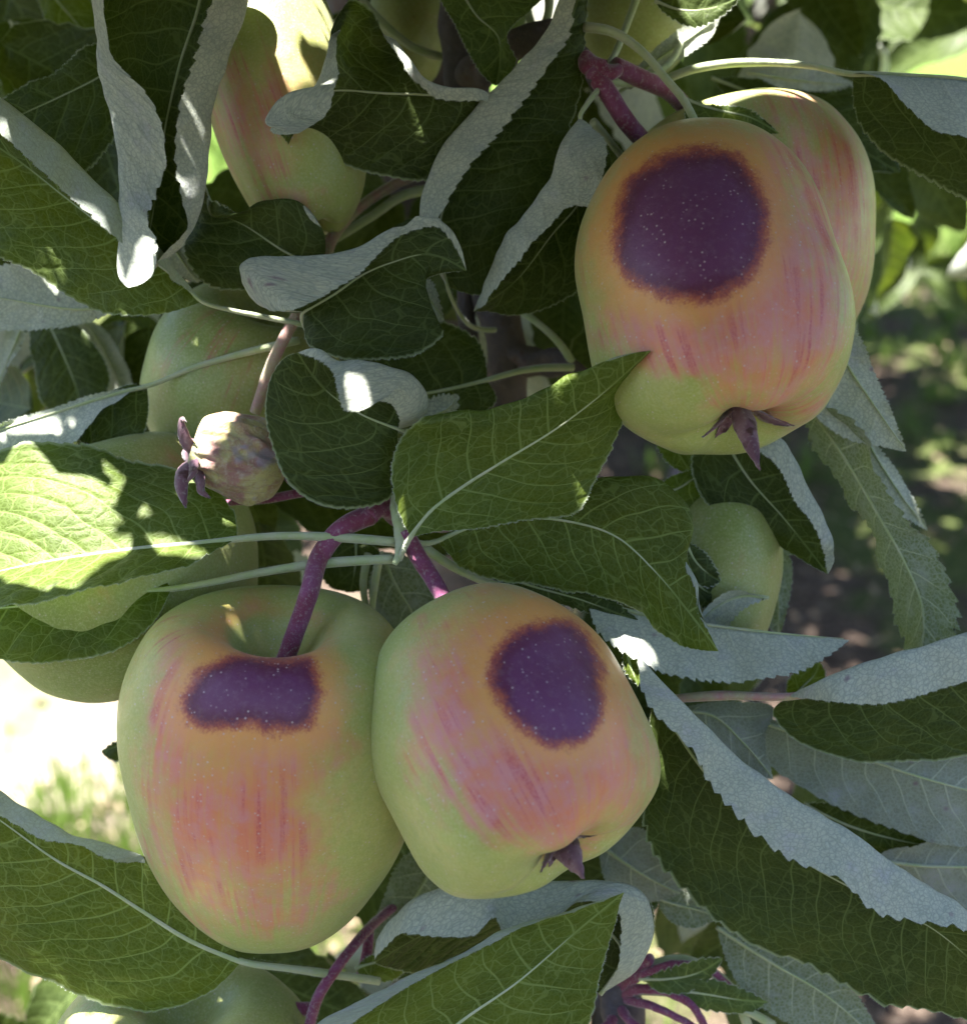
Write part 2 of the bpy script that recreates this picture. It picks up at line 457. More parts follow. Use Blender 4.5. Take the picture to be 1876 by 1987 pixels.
LEAF_N = [0]
def leaf(M, L, R, LF=None, RF=None, d=0.0, dE=None, vis=('A', 1), stem=None, srad=(0.085, 0.07), mat=None, label=None,
         nu=140, nv=12, stem_mat=None, ridge=True, down=True, parent=None, **kw):
    LEAF_N[0] += 1
    seed = LEAF_N[0]
    par = parent or TREE
    dd = d
    M = parse(M, dd); L, R = parse_on(L, M), parse_on(R, M)
    L[0] = R[0] = M[0]; L[-1] = R[-1] = M[-1]
    if LF: LF = parse_on(LF, M); LF[0] = M[0]; LF[-1] = M[-1]
    if RF: RF = parse_on(RF, M); RF[0] = M[0]; RF[-1] = M[-1]
    V, F, UV, FL, m, N, mid = leaf_geo(M, L, R, LF, RF, vis, nu, nv, seed=seed, **kw)
    org = m[0].copy()
    me = make_mesh('leaf', V - org, F, [mat or MAT_LEAF], {'uv': UV, 'flat': FL})
    o = link('leaf', me, par); o.location = Vector(org - np.array(par.location))
    if label: o['label'] = label
    # petiole running on as the raised midrib below the blade
    parts_V, parts_F, fm = [], [], []
    mr = mid[::8] - N[::8] * 0.00022
    k = len(mr)
    path = mr; rad = np.linspace(0.00062, 0.00012, k)
    if stem:
        sp = world_pts(parse(stem, dd))
        path = np.vstack([sp, mr[1:]])
        ns = len(sp)
        rad = np.r_[np.linspace(srad[0], srad[1], ns) / 100, np.linspace(srad[1] / 100 * 0.85, 0.00012, k - 1)]
    if ridge or stem:
        TV, TF = tube_geo(path if ridge else world_pts(parse(stem, dd)), rad if ridge else np.array(srad) / 100, nseg=8, n=70)
        parts_V.append(TV); parts_F.append(TF); fm += [0] * len(TF)
    if stem and down:
        sp = world_pts(parse(stem, dd))
        Ls = np.linalg.norm(np.diff(sp, axis=0), axis=1).sum()
        HV, HF = hairs(sp, np.array(srad) / 100, int(Ls * 100 * 260), 0.0005, seed)
        parts_F.append(HF + len(parts_V[0])); parts_V.append(HV); fm += [1] * len(HF)
    if down:
        HV, HF = fringe(V, nu, 2 * nv + 1, 600, seed)
        off = sum(len(x) for x in parts_V)
        parts_F.append(HF + off); parts_V.append(HV); fm += [1] * len(HF)
    if parts_V:
        pm = make_mesh('petiole', np.vstack(parts_V) - org, np.vstack(parts_F), [stem_mat or MAT_PETIOLE, MAT_HAIR], face_mat=fm)
        p = link('petiole', pm, o)
    return o

def stem(name, pts, rad, mat, parent, d=0.0, lump=0.0, nseg=14, hair=0, hlen=0.0006, n=None, label=None):
    pts = parse(pts, d)
    V = world_pts(pts)
    seed = len(bpy.data.objects)
    TV, TF = tube_geo(V, np.array(rad) / 100, nseg=nseg, lump=lump, seed=seed, n=n)
    fm = [0] * len(TF)
    if hair:
        Ls = np.linalg.norm(np.diff(V, axis=0), axis=1).sum()
        HV, HF = hairs(V, np.array(rad) / 100, int(Ls * 100 * hair), hlen, seed)
        TF = np.vstack([TF, HF + len(TV)]); TV = np.vstack([TV, HV]); fm += [1] * len(HF)
    org = V[0]
    me = make_mesh(name, TV - org, TF, [mat, MAT_HAIR], face_mat=fm)
    o = link(name, me, parent)
    # parent chain has locations only
    po = np.zeros(3); q = parent
    while q is not None: po += np.array(q.location); q = q.parent
    o.location = Vector(org - po)
    if label: o['label'] = label
    return o

# ---------------------------------------------------------------- woody parts of the foreground tree
stem('branch', "893,-140,6 893,0,5.5 900,90,5 905,180,5.5 915,330,6.5 938,470,7 960,590,6.5 985,690,6.5 990,800,7 1010,960,8.5 1060,1200,10 1150,1500,11 1180,1800,9 1200,2100,9",
     [.72, .72, .70, .80, .70, .66, .66, .74, .68, .6, .6, .65, .8, .9], MAT_BARK, TREE, lump=.10, nseg=40, n=220)
stem('branch', "905,560,7.5 905,600,7 912,680,7.2 930,760,7.8", [.3, .34, .3, .2], MAT_BARK, TREE, lump=.12, nseg=20, n=60)
# upper spur by the big burned apple
stem('fruit_spur', "900,150,5.2 960,120,4 1010,80,2.8 1060,60,2.4 1110,95,1.8 1150,140,1.0 1160,165,.8", [.5, .55, .46, .40, .30, .30, .26], MAT_BARK, TREE, lump=.22, nseg=30, n=120)
stem('fruit_spur', "1135,110,1.1 1150,130,.9 1172,142,.7 1200,135,.8", [.22, .30, .32, .2], MAT_STALK, TREE, lump=.16, nseg=24, n=60, hair=500)
stem('fruit_spur', "990,690,6.5 1040,700,5.8 1100,712,5 1140,735,4.6", [.5, .45, .42, .2], MAT_BARK, TREE, lump=.28, nseg=26, n=90)
# middle spur
stem('fruit_spur', "1010,960,8 930,1000,5 860,1010,2.5 780,1000,1.0 735,985,.3 715,1005,.0", [.4, .36, .34, .34, .36, .26], MAT_STALK, TREE, lump=.14, nseg=26, n=120, hair=260)
stem('fruit_spur', "770,965,.3 772,1000,-.1 778,1030,-.3 775,1075,-.6 765,1095,-.7", [.16, .2, .2, .17, .07], MAT_PETIOLE, TREE, lump=.08, nseg=18, n=60, hair=400)
# dark red twig running below the shrivelled apple
stem('twig', "440,975,1.2 520,968,1.1 610,955,.9 690,975,.6 730,985,.4", [.10, .13, .13, .14, .16], MAT_STALK, TREE, hair=300)
# lit pink twig going up behind the left leaves
stem('twig', "495,800,1.6 505,770,1.4 530,700,1.0 560,640,.9 590,590,1.2 625,520,2 640,470,3 700,400,4.5 820,330,5.5 900,300,6.5", [.16, .17, .17, .16, .2, .18, .16, .16, .2, .2], MAT_PINK, TREE, hair=400)
stem('twig', "590,2080,1.5 602,1985,1.2 620,1930,1.0 660,1870,1.2 700,1820,2 740,1780,3.5 850,1700,6", [.16, .16, .16, .15, .15, .15, .15], MAT_STALK, TREE, hair=300)
stem('twig', "700,1900,2.5 712,1850,2.6 716,1800,3", [.18, .17, .15], MAT_STALK, TREE, hair=200)
stem('twig', "640,470,4 720,420,4.6 780,380,5 860,360,5.6 915,330,6.4", [.13, .14, .16, .18, .2], MAT_PETIOLE, TREE)
# lower right bud cluster
stem('fruit_spur', "1180,1800,9 1190,1850,6 1195,1900,4.5 1210,1960,4 1230,2030,4", [.6, .6, .62, .6, .6], MAT_BARK, TREE, lump=.30, nseg=30, n=100)
stem('fruit_spur', "1200,1900,4.2 1235,1880,3.6 1262,1860,3.2", [.34, .3, .16], MAT_STALK, TREE, lump=.2, nseg=22, n=50, hair=300)

for pts, r0 in (("1205,1935,4 1240,1920,3.4 1290,1925,3 1340,1950,2.8 1370,2000,2.8", .13), ("1200,1950,4 1225,1985,3.2 1260,2010,3 1290,2060,3", .12), ("1205,1920,4 1250,1890,3.2 1310,1872,3 1370,1880,3 1420,1920,3", .12),
                ("1195,1960,4 1180,1990,3.4 1150,2010,3.2 1140,2050,3", .14), ("1210,1940,3.9 1270,1955,3 1340,1990,2.9 1400,2040,2.9", .11), ("1190,1900,4.2 1170,1880,3.8 1150,1885,3.6", .13)):
    stem('twig', pts, [r0 * 1.4, r0, r0 * .9], MAT_STALK, TREE, hair=200, lump=.12)
# loose petioles seen between the leaves
for pts, r in (("1135,52,1.0 1185,60,.6 1235,90,.3 1290,150,.1 1330,200,0 1352,243,.1", .11),
               ("1240,-20,2.5 1215,50,2.0 1190,110,1.4 1172,138,.9", .10),
               ("1170,150,.7 1230,160,1.6 1300,120,2.2 1330,60,3 1370,0,4", .10),
               ("1150,235,1.2 1180,270,1.8 1215,315,2.6", .10),
               ("715,1075,2.4 705,1130,2.6 715,1200,3 735,1290,3.4", .10), ("735,1085,2.2 728,1130,2.4 722,1200,2.8 745,1290,3.2", .10),
               ("1115,712,4.8 1080,660,4.2 1020,610,4.2 980,590,4.8", .11),
               ("1230,1890,3.6 1330,1865,3.4 1400,1900,3.4 1450,1990,3.6", .15),
               ("1220,1920,3.8 1330,1930,3.4 1420,1950,3.2 1500,1990,3.4", .13),
               ("1190,1870,3.9 1210,1820,3.4 1245,1790,3.2", .12),
               ("700,0,5 760,60,5.2 800,90,5.2 860,110,5.6", .13),
               ("1020,1,3 1030,40,2.9 1045,66,2.6", .11), ("1065,-10,2.4 1062,30,2.3 1050,60,2.4", .12)):
    stem('leaf_stalk', pts, [r * 1.25, r, r], MAT_PETIOLE, TREE, hair=200)

# ---------------------------------------------------------------- leaves, from top left
leaf("400,-90 388,0 350,120 322,240 306,350 290,450,.2 268,520,-.6 250,558,-1.5",
     "400,-90 260,-110,-1.2 205,-60 204,20 214,115 262,152 312,235 320,300 300,375 290,430,-1.5 306,482,-1.9 296,530,-1.9 250,558",
     "400,-90 450,-110,-1.0 430,-40 405,20 378,110 350,200 342,300 347,370 366,440 345,470 318,500 290,530 250,558",
     LF="400,-90 230,-120,-.8 178,-40 180,10 191,130 222,255 232,400 233,480 236,530 250,558",
     RF="400,-90 480,-100,-.5 480,-20 470,40 440,110 412,200 402,330 385,400 372,450 340,490 300,520 250,558",
     tooth=.09, teeth=26, label='leaf at top left with both margins rolled inward, the right roll glaring white in the sun')
leaf("275,90,2.6 190,150,2.2 110,190,2.0 35,225 -70,285", "260,60,2.4 185,85,2 100,140 10,192 -70,285", "270,200,2.6 222,268,2 165,332 60,335 -70,285",
     stem="340,40,4 275,90,2.6")
leaf("392,585,.2 325,527,.3 235,465,.3 130,385,.3 20,300,.2 -110,225,0",
     "392,585 335,604 262,612 185,602 118,565 50,520 -20,490 -90,420 -110,225",
     "392,585 310,515,-.9 237,470,-1.2 165,405 75,327 0,257 -60,215 -110,225",
     RF="392,585 330,510,-.6 247,420,-.9 128,295 0,190 -60,150 -110,225", stem="592,630,.9 500,612,.6 440,600,.4 392,585,.2",
     mat=MAT_LIVE, label='broad left leaf with finely netted veins and a folded pale upper margin', tooth=.06)
leaf("260,590,3.2 150,600,3 40,585 -90,560", "260,590 200,560 120,525 0,515 -90,560", "260,590 200,612 120,636 40,640 -20,636 -90,560", vis=('A', -1))
leaf("625,520,1.6 560,492,1.3 480,440,1.1 420,405,1 393,352,.6", "625,520 598,450,1 575,396,.9 520,400,.8 465,415,.6 440,405,.3 420,395,.1 393,352",
     "625,520 560,556,1.4 480,562 400,550 362,490 368,420 393,352",
     LF="625,520 622,440,.8 580,388,.7 520,390,.6 450,414,.3 416,408,.1 408,388 393,352", stem="640,580,2 625,520,1.6")
leaf("330,470,2.4 350,500,2.2 370,530,2.2 385,548,2.2", "330,470 375,480 398,520 385,548", "330,470 310,500 340,530 385,548", vis=('A', -1), nu=60)
leaf("590,605,.3 650,570,0 705,532,-.1 763,508,-.2 830,493,-.2 905,525,-.3",
     "590,605 520,602,-.9 572,602,-1.0 630,572 700,528 745,478,-.8 785,452,-.5 845,440,-.4 905,525",
     "590,605 592,662,.2 640,688 740,697 822,680 862,640 838,600 818,552 905,525",
     LF="590,605 500,592,-.4 470,515,-.6 560,499,-.6 680,484 752,448 812,420,-.4 868,442,-.4 905,525", stem="596,640,.9 590,605,.3",
     label='upturned middle leaf whose left margin folds over showing the grey underside', tooth=.05, teeth=34)
leaf("790,540,1.4 815,560,1.2 840,590,1.1 862,622,1.1", "790,540 835,548,1 862,622", "790,540 798,590,.8 815,612 862,622", vis=('A', -1), nu=60, teeth=12)
leaf("970,200,.8 900,190,.6 838,184,.5 740,180,.3 654,175,.1 585,192,-.6 545,228,-1.4 580,258,-1.9",
     "970,200 925,194,.2 880,194,.1 845,188,0 810,160,0 770,105,0 742,58,0 720,18,.2 688,4,.2 662,50,-.2 655,110,-1 650,160,-1.7 636,212,-1.9 580,258",
     "970,200 940,290,1.3 880,335 830,350 740,338 640,312 575,292 545,262,-.3 528,248,-.9 540,262,-1.6 580,258",
     LF="970,200 930,172,.2 870,168,.0 822,156,-.1 785,115,.0 752,68,.1 722,60,.2 688,66 655,40,-.4 634,110,-.8 616,165,-1 560,200,-1.2 520,235,-1.5 580,258",
     stem="1120,190,2 1050,198,1.4 970,200,.8", label='dark leaf at the top centre with a curled tip and a bright sunlit fold', tooth=.05, teeth=34)
leaf("868,556,1.8 852,440,1.5 908,312,1.2 1012,182,1.0 1100,55,.8 1142,-90,.6",
     "868,556 850,432,.3 888,356 960,264 1020,190 1062,132 1105,60 1114,0 1142,-90",
     "868,556 926,572,1.9 1042,420,1.7 1092,292,1.4 1122,190,1.2 1137,60,1 1142,-90",
     LF="868,556 812,420,.8 858,286,.5 925,205 990,140 1062,50 1100,-30 1142,-90", tooth=.10, teeth=30, wave=.05,
     stem="960,640,5 900,620,3 868,556,1.8", label='long nearly black leaf left of the top burned apple with a broad pale rolled edge')
leaf("1125,228,.2 1150,300,.9 1125,390,1.3 1075,450,1.5 1000,545,1.7 918,604,1.2",
     "1125,228 1168,262,-.1 1168,345,-.5 1142,403,-.5 1105,396,-.4 1062,438,-.3 990,528,0 940,585,.4 918,604",
     "1125,228 1190,320,2.2 1190,430,2.5 1150,540,2.6 1040,602,2.6 965,606,2.2 918,604",
     LF="1125,228 1088,275,-.1 1066,350,0 1030,398,.1 985,455,.3 948,530,.6 918,604", tooth=.06, vis=('R', 1), stem="1165,170,.6 1140,200,.3 1125,228,.2",
     label='grey downy leaf underside hanging beside the top burned apple')
leaf("1655,143,1 1760,147,.6 1876,155,.3 2000,190 2120,270", "1655,143 1700,152,-.2 1760,200,-.6 1820,255,-.8 1890,272 2010,310 2120,270",
     "1655,143 1662,225,1.6 1710,292,1.8 1790,342 1890,392 2010,400 2120,270", vis=('L', -1), wave=.04,
     stem="1270,165,2.4 1330,138,2 1400,124,1.6 1500,121,1.3 1580,128,1.1 1655,143,1", srad=(.13, .12), stem_mat=MAT_PETIOLE,
     label='folded leaf at the right edge on a long arching stalk')
leaf("1380,150,8.6 1480,190,8.4 1600,250,8 1745,335,7.6", "1380,150 1500,150 1640,160 1720,240 1745,335", "1380,150 1450,230 1540,290 1650,325 1745,335", tooth=.05, nu=90)
leaf("1450,140,7.6 1520,152,7.4 1590,160,7.4 1670,165,7.4", "1450,140 1520,132 1600,140 1670,165", "1450,140 1500,166 1560,174 1620,174 1670,165", vis=('A', -1), nu=80)
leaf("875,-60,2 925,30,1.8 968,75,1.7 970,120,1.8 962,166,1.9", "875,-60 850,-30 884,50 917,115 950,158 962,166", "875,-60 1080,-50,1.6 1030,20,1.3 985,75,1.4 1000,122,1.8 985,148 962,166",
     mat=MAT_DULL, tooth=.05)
leaf("1610,590,1.6 1635,690,1.4 1695,785,1.2 1758,876,1.0", "1610,590 1660,640 1692,712 1730,800 1758,876", "1610,590 1560,690 1580,800 1655,856 1715,866 1758,876", vis=('A', -1), tooth=.06,
     label='pale leaf underside pointing down right of the top burned apple')
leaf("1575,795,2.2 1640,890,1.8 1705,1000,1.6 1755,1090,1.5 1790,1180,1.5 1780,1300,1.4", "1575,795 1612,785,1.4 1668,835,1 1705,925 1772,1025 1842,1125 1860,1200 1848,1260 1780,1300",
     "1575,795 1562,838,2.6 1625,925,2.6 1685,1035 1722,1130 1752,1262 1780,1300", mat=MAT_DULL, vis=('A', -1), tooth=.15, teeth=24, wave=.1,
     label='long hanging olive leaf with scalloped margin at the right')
leaf("1640,780,3 1690,870,2.8 1740,950,2.8 1800,1030,3", "1640,780 1690,850 1745,920 1800,1030", "1640,780 1640,860 1700,960 1800,1030", vis=('A', -1), nu=80)
leaf("1405,850,2.2 1450,925,2.3 1520,1005,2.2 1606,1114,1.8",
     "1405,850 1450,862,1.5 1508,905,1.4 1540,962,1.2 1590,1045,1.3 1606,1114", "1405,850 1345,878,2.5 1355,950 1425,1022 1520,1068 1606,1114",
     LF="1405,850 1500,842,1.6 1552,915,1.4 1598,1010,1.3 1618,1080,1.4 1606,1114", tooth=.05, stem="1385,760,3 1400,800,2.6 1405,850,2.2",
     label='near black leaf under the top burned apple with a narrow pale edge')
leaf("1300,690,4 1270,780,3.6 1300,850,3.4 1345,925,3.2", "1300,690 1340,780 1350,860 1345,925", "1300,690 1245,780 1262,840 1300,900 1345,925", mat=MAT_PALE, nu=80, stem="1400,600,4.5 1300,690,4")
leaf("1270,950,3.4 1310,950,3 1360,925,3 1400,965,2.8 1420,1010,2.7", "1270,950 1320,920 1380,905 1430,950 1420,1010", "1270,950 1300,990 1370,1010 1420,1010", mat=MAT_PALE, nu=80, stem="1220,1000,3.6 1270,950,3.4")
# the bright leaf in the middle and its neighbours
leaf("797,1042,-1.2 838,990,-1.4 890,950 960,905,-1.8 1085,828,-2.4 1180,755,-3.0 1262,680,-3.7",
     "797,1042 768,975 763,885 786,838 860,812 960,800,-1.9 1040,772,-2.3 1120,738,-2.8 1190,700,-3.3 1262,680",
     "797,1042 855,1030,-1.6 935,1025 1008,1010 1060,1007 1112,1000 1152,945 1178,880 1205,815 1238,745 1262,680",
     LF="797,1042 785,975 788,905 808,850 868,806,-1.9 960,788,-2.2 1040,760,-2.6 1120,728,-3.0 1190,692,-3.5 1262,680",
     mat=MAT_PALE, tooth=.055, teeth=34, wave=.07, stem="775,1085,-.6 785,1062,-.9 797,1042,-1.2",
     label='bright green leaf in the middle pointing up right at the top burned apple')
leaf("848,1050,.2 960,1008,-.1 1098,1011,-.2 1193,1040,-.4 1270,1108,-.6 1338,1190,-.9 1394,1264,-1.4",
     "848,1050 950,990,.4 1080,965,.3 1150,938,0 1215,934,-.2 1290,955,-.4 1325,1000,-.5 1338,1070,-.7 1352,1160,-1 1394,1264",
     "848,1050 905,1105,.3 985,1130 1090,1143 1180,1160,.1 1260,1205,0 1320,1252,-.6 1394,1264",
     LF="848,1050 950,998,.2 1090,975 1155,925,-.3 1220,922,-.5 1296,946,-.6 1336,1000,-.7 1340,1075,-.8 1357,1165,-1 1394,1264",
     tooth=.05, teeth=40, wave=.08, stem="800,1050,-.4 822,1055,-.1 848,1050,.2", mat=MAT_LIVE, label='dark drooping leaf right of the middle with glowing yellow veins')
leaf("900,1080,1.2 1010,1130,1.0 1130,1165,.9 1250,1212,.8", "900,1080 1010,1100 1150,1140 1250,1212", "900,1080 980,1140 1110,1180 1200,1205 1250,1212", nu=90)
leaf("1140,1170,1.1 1300,1203,.9 1450,1224,.7 1560,1235,.6 1648,1242,.5",
     "1140,1170 1170,1235,.2 1238,1285,0 1320,1312,-.1 1420,1324 1520,1310 1600,1277,.2 1648,1242",
     "1140,1170 1180,1215,2 1300,1250,2.4 1450,1262,2.3 1570,1255,1.6 1648,1242", vis=('L', -1), tooth=.11, teeth=30, wave=.06,
     stem="820,1060,.4 880,1100,.8 960,1135,1 1050,1160,1.1 1140,1170,1.1", srad=(.14, .12),
     label='white leaf underside right of the middle, overexposed at its left end')
leaf("1530,1352,.2 1620,1345,.3 1760,1325,.3 1900,1295,.3 2080,1290,.5",
     "1530,1352 1600,1360,-.8 1700,1366,-1 1800,1345 1890,1318 1990,1300 2080,1290",
     "1530,1352 1500,1380,.6 1535,1430,.8 1630,1470 1760,1480 1900,1462 2000,1420 2080,1290",
     LF="1530,1352 1575,1330,-.5 1650,1298,-.7 1760,1262 1876,1230 1990,1232 2080,1290", tooth=.04, vis=('R', 1),
     stem="1310,1356,.8 1400,1350,.5 1530,1352,.2", srad=(.12, .15), stem_mat=MAT_PINK, label='leaf at the right edge with a long pale fold above its dark netted blade')
leaf("1236,1268,-.9 1300,1400,0 1420,1560,.1 1560,1672,0 1700,1748,-.1 1808,1802,-.2 1895,1872,-.2 2080,2030,0",
     "1236,1268 1257,1365,-1.6 1338,1452,-1.5 1398,1546,-1.5 1448,1602 1530,1665 1634,1710,-1.5 1700,1770 1790,1790 1885,1810 1980,1880 2080,2030",
     "1236,1268 1262,1420,.6 1248,1530,.9 1256,1630,.8 1312,1712 1440,1822,.5 1580,1882 1708,1945 1885,1980 1990,2020 2080,2030",
     LF="1236,1268 1318,1358,-1.0 1384,1424,-.9 1467,1497 1552,1556 1620,1594 1722,1668 1876,1768 1990,1880 2080,2030",
     tooth=.14, teeth=30, wave=.05, vis=('R', 1), nu=220, label='largest leaf, at lower right, dark blade with a wide pale serrated fold')
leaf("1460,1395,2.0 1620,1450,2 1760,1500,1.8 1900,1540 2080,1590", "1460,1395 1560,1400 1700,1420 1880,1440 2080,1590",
     "1460,1395 1485,1475,2.2 1560,1530,2.2 1650,1577 1720,1604 1850,1642 1960,1640 2080,1590", mat=MAT_SHADED, vis=('A', -1), tooth=.06, teeth=24)
leaf("1690,1668,2.7 1790,1680,2.6 1890,1683,2.6 2080,1700", "1690,1668 1760,1640,2.5 1850,1628 1950,1630 2080,1700", "1690,1668 1770,1722,2.8 1850,1780 1950,1800 2080,1700", mat=MAT_SHADED, vis=('A', -1), tooth=.05)
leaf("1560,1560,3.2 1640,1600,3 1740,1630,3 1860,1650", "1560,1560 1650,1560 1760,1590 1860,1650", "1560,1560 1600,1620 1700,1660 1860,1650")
leaf("1300,1382,2 1380,1388,1.8 1440,1440,1.8 1500,1512,1.8", "1300,1382 1400,1362 1502,1378 1485,1430 1500,1512", "1300,1382 1350,1440 1430,1500 1500,1512", mat=MAT_SHADED, vis=('A', -1), tooth=.05,
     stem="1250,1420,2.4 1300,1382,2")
# beneath the big leaf
leaf("1165,1640,3.2 1220,1680,3 1260,1705,3 1320,1735,3", "1165,1640 1240,1610 1300,1660 1320,1735", "1165,1640 1175,1710 1240,1750 1320,1735", mat=MAT_SHADED, vis=('A', -1), tooth=.05)
leaf("1270,1740,3.6 1310,1755,3.4 1350,1765,3.4 1392,1780,3.4", "1270,1740 1320,1730 1360,1745 1392,1780", "1270,1740 1300,1785 1350,1800 1392,1780", mat=MAT_DULL, vis=('A', -1), nu=60)  # dark underside colour here and on the next leaf deepens the shaded gap
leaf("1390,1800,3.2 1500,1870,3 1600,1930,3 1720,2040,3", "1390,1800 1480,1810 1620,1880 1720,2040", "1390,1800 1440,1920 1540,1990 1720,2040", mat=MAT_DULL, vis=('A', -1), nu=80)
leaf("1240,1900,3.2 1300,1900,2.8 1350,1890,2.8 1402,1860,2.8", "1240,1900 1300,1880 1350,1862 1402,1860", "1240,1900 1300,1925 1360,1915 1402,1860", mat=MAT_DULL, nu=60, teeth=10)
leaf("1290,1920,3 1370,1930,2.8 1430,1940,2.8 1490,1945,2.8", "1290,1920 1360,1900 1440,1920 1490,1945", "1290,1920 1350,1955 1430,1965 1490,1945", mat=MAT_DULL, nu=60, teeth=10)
leaf("1165,1930,.9 1205,1840,.6 1150,1785,.7 1000,1778,.9 860,1798,.9 775,1840,.6 728,1868,.4",
     "1165,1930 1205,1850,.0 1190,1760,-.5 1130,1750,-.7 1062,1792,-.9 985,1822,-.9 960,1780,-1 925,1812,-1 850,1818,-.9 772,1814,-.8 738,1845,-.3 728,1868",
     "1165,1930 1060,1880,1.6 980,1850,1.8 860,1870,1.6 780,1885,1.2 728,1868",
     LF="1165,1930 1245,1870,.5 1272,1800,.1 1252,1740,-.1 1200,1712,-.2 1130,1711,-.3 1032,1712,-.4 962,1697,-.5 870,1722,-.5 782,1762,-.4 735,1815,-.1 728,1868",
     vis=('R', 1), tooth=.05, teeth=34, label='leaf under the middle burned apple folded over like a hood')
leaf("1165,1930,1.2 1195,1860,1.0 1215,1800,.9 1225,1740,.8", "1165,1930 1160,1860 1170,1780 1225,1740", "1165,1930 1230,1870,.8 1268,1800,.7 1255,1745,.7 1225,1740", tooth=.05, nu=90)
leaf("770,2110,-1.6 876,1998,-1.7 1006,1905,-1.7 1128,1800,-1.7 1211,1732,-1.8",
     "770,2110 650,2030,-1.8 760,1935,-2 860,1878 970,1822 1100,1772 1211,1732",
     "770,2110 950,2120,-1.5 1120,2070 1146,1990 1166,1890 1190,1800 1211,1732",
     LF="770,2110 600,2010,-1.6 730,1930,-1.9 850,1868 965,1815 1098,1768 1211,1732",
     tooth=.05, teeth=34, mat=MAT_PALE, wave=.05, label='olive leaf at the bottom centre pointing up right')
leaf("468,1866,0 373,1828,-.4 266,1762,-.7 190,1714,-.9 126,1680,-1 0,1592,-1.2 -130,1500,-1.2",
     "468,1866 408,1800,-.4 370,1760,-.5 330,1712,-.7 292,1680,-1 240,1674,-1.4 190,1662,-1.7 134,1634,-1.8 86,1630 32,1600 -40,1560 -130,1500",
     "468,1866 408,1928,-.2 340,1952 283,1964 225,1952 168,1938 130,1925 82,1898 34,1877 0,1860 -80,1760 -130,1500",
     LF="468,1866 420,1800,-.5 380,1758,-.6 335,1706,-.8 292,1672,-1.1 224,1652,-1.4 135,1617,-1.5 67,1578 0,1537 -60,1500 -130,1500",
     tooth=.05, teeth=36, wave=.05, stem="735,1905,2 650,1892,1.2 560,1880,.5 468,1866,0", srad=(.12, .12),
     mat=MAT_LIVE, label='netted leaf at lower left lit through from behind beside its midrib')
leaf("460,1046,-.7 380,1054,-1 270,1064,-1.2 136,1082,-1.4 0,1108,-1.5 -140,1150,-1.4",
     "460,1046 452,990,-.2 405,938,0 335,905,.1 240,890 180,868 105,860 0,872 -90,960 -140,1150",
     "460,1046 400,1078,-1.4 300,1113,-2.2 200,1140,-2.6 100,1160,-2.8 0,1180,-2.9 -80,1182 -140,1150",
     tooth=.085, teeth=26, mat=MAT_PALE, bulge=.03, wave=.05, stem="768,1052,-.3 640,1042,-.4 540,1040,-.5 460,1046,-.7", srad=(.13, .13),
     label='bright sunlit leaf at the left with a blown out lower half')
leaf("332,1143,-.2 280,1146,-.3 170,1158,-.4 50,1175,-.5 -120,1190,-.5", "332,1143 305,1112,.3 200,1095 50,1100 -120,1190",
     "332,1143 322,1165,-.4 300,1205,-.6 240,1254 150,1280 80,1286 0,1278 -120,1190", tooth=.04, mat=MAT_PALE,
     stem="765,1085,-.4 640,1092,-.3 500,1112,-.2 400,1132,-.2 332,1143,-.2", srad=(.13, .14), label='leaf just below the bright sunlit leaf at the left')
leaf("275,752,1.9 190,775,1.6 100,803,1.4 0,835,1.2 -110,880,1", "275,752 190,763 100,793 0,822 -110,880", "275,752 200,795,1.2 145,850,.8 80,880 0,890 -110,880", vis=('A', -1),
     stem="580,660,1.4 470,686,1.6 380,712,1.8 275,752,1.9", srad=(.12, .11), stem_mat=MAT_DULL and MAT_PETIOLE, tooth=.04)
leaf("285,748,2.1 235,765,1.9 190,800,1.8 150,850,1.8", "285,748 220,755 165,790 150,850", "285,748 288,800 268,860,1.7 230,890 150,850", tooth=.04, nu=90)
leaf("772,832,-.9 690,798,-1.2 625,750,-1.4 598,716,-1.6 578,684,-1.9",
     "772,832 770,900,-.5 756,965,-.5 690,986,-.7 620,978,-.9 565,940,-1.1 530,870,-1.3 514,790,-1.5 530,722,-1.7 556,692,-1.8 578,684",
     "772,832 775,812,-1.6 762,785,-2.1 735,778,-2.4 700,798,-2.6 668,797,-2.7 655,760,-2.7 648,725,-2.5 578,684",
     RF="772,832 818,815,-.9 832,770,-1.2 806,732,-1.5 755,712,-1.8 700,700,-2 655,700,-2.1 618,678,-2.1 578,684",
     tooth=.045, teeth=36, wave=.04, bulge=.05, stem="775,1000,-.3 800,900,-.2 800,850,-.5 772,832,-.9", label='round dark leaf left of the middle curling into a sunlit roll')
leaf("945,737,3 860,757,3 740,772,3 630,765,3", "945,737 928,660 870,628 780,635 690,690 630,765", "945,737 962,775 900,815 780,810 630,765", stem="1112,713,4.2 1030,716,3.6 945,737,3", srad=(.12, .12))
leaf("800,838,.4 840,808,.4 870,792,.4 890,768,.4", "800,838 818,790 862,765 890,768", "800,838 840,845 878,815 890,768", vis=('A', -1), nu=70, teeth=12)
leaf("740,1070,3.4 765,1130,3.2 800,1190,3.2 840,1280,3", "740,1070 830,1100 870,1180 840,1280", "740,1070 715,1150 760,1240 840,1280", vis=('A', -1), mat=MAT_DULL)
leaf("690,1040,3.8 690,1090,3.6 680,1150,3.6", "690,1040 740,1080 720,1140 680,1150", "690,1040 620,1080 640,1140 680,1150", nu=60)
leaf("860,1640,4 830,1700,4 780,1780,4 720,1860,4", "860,1640 880,1720 820,1800 720,1860", "860,1640 790,1660 740,1760 720,1860", vis=('A', -1), mat=MAT_DULL)
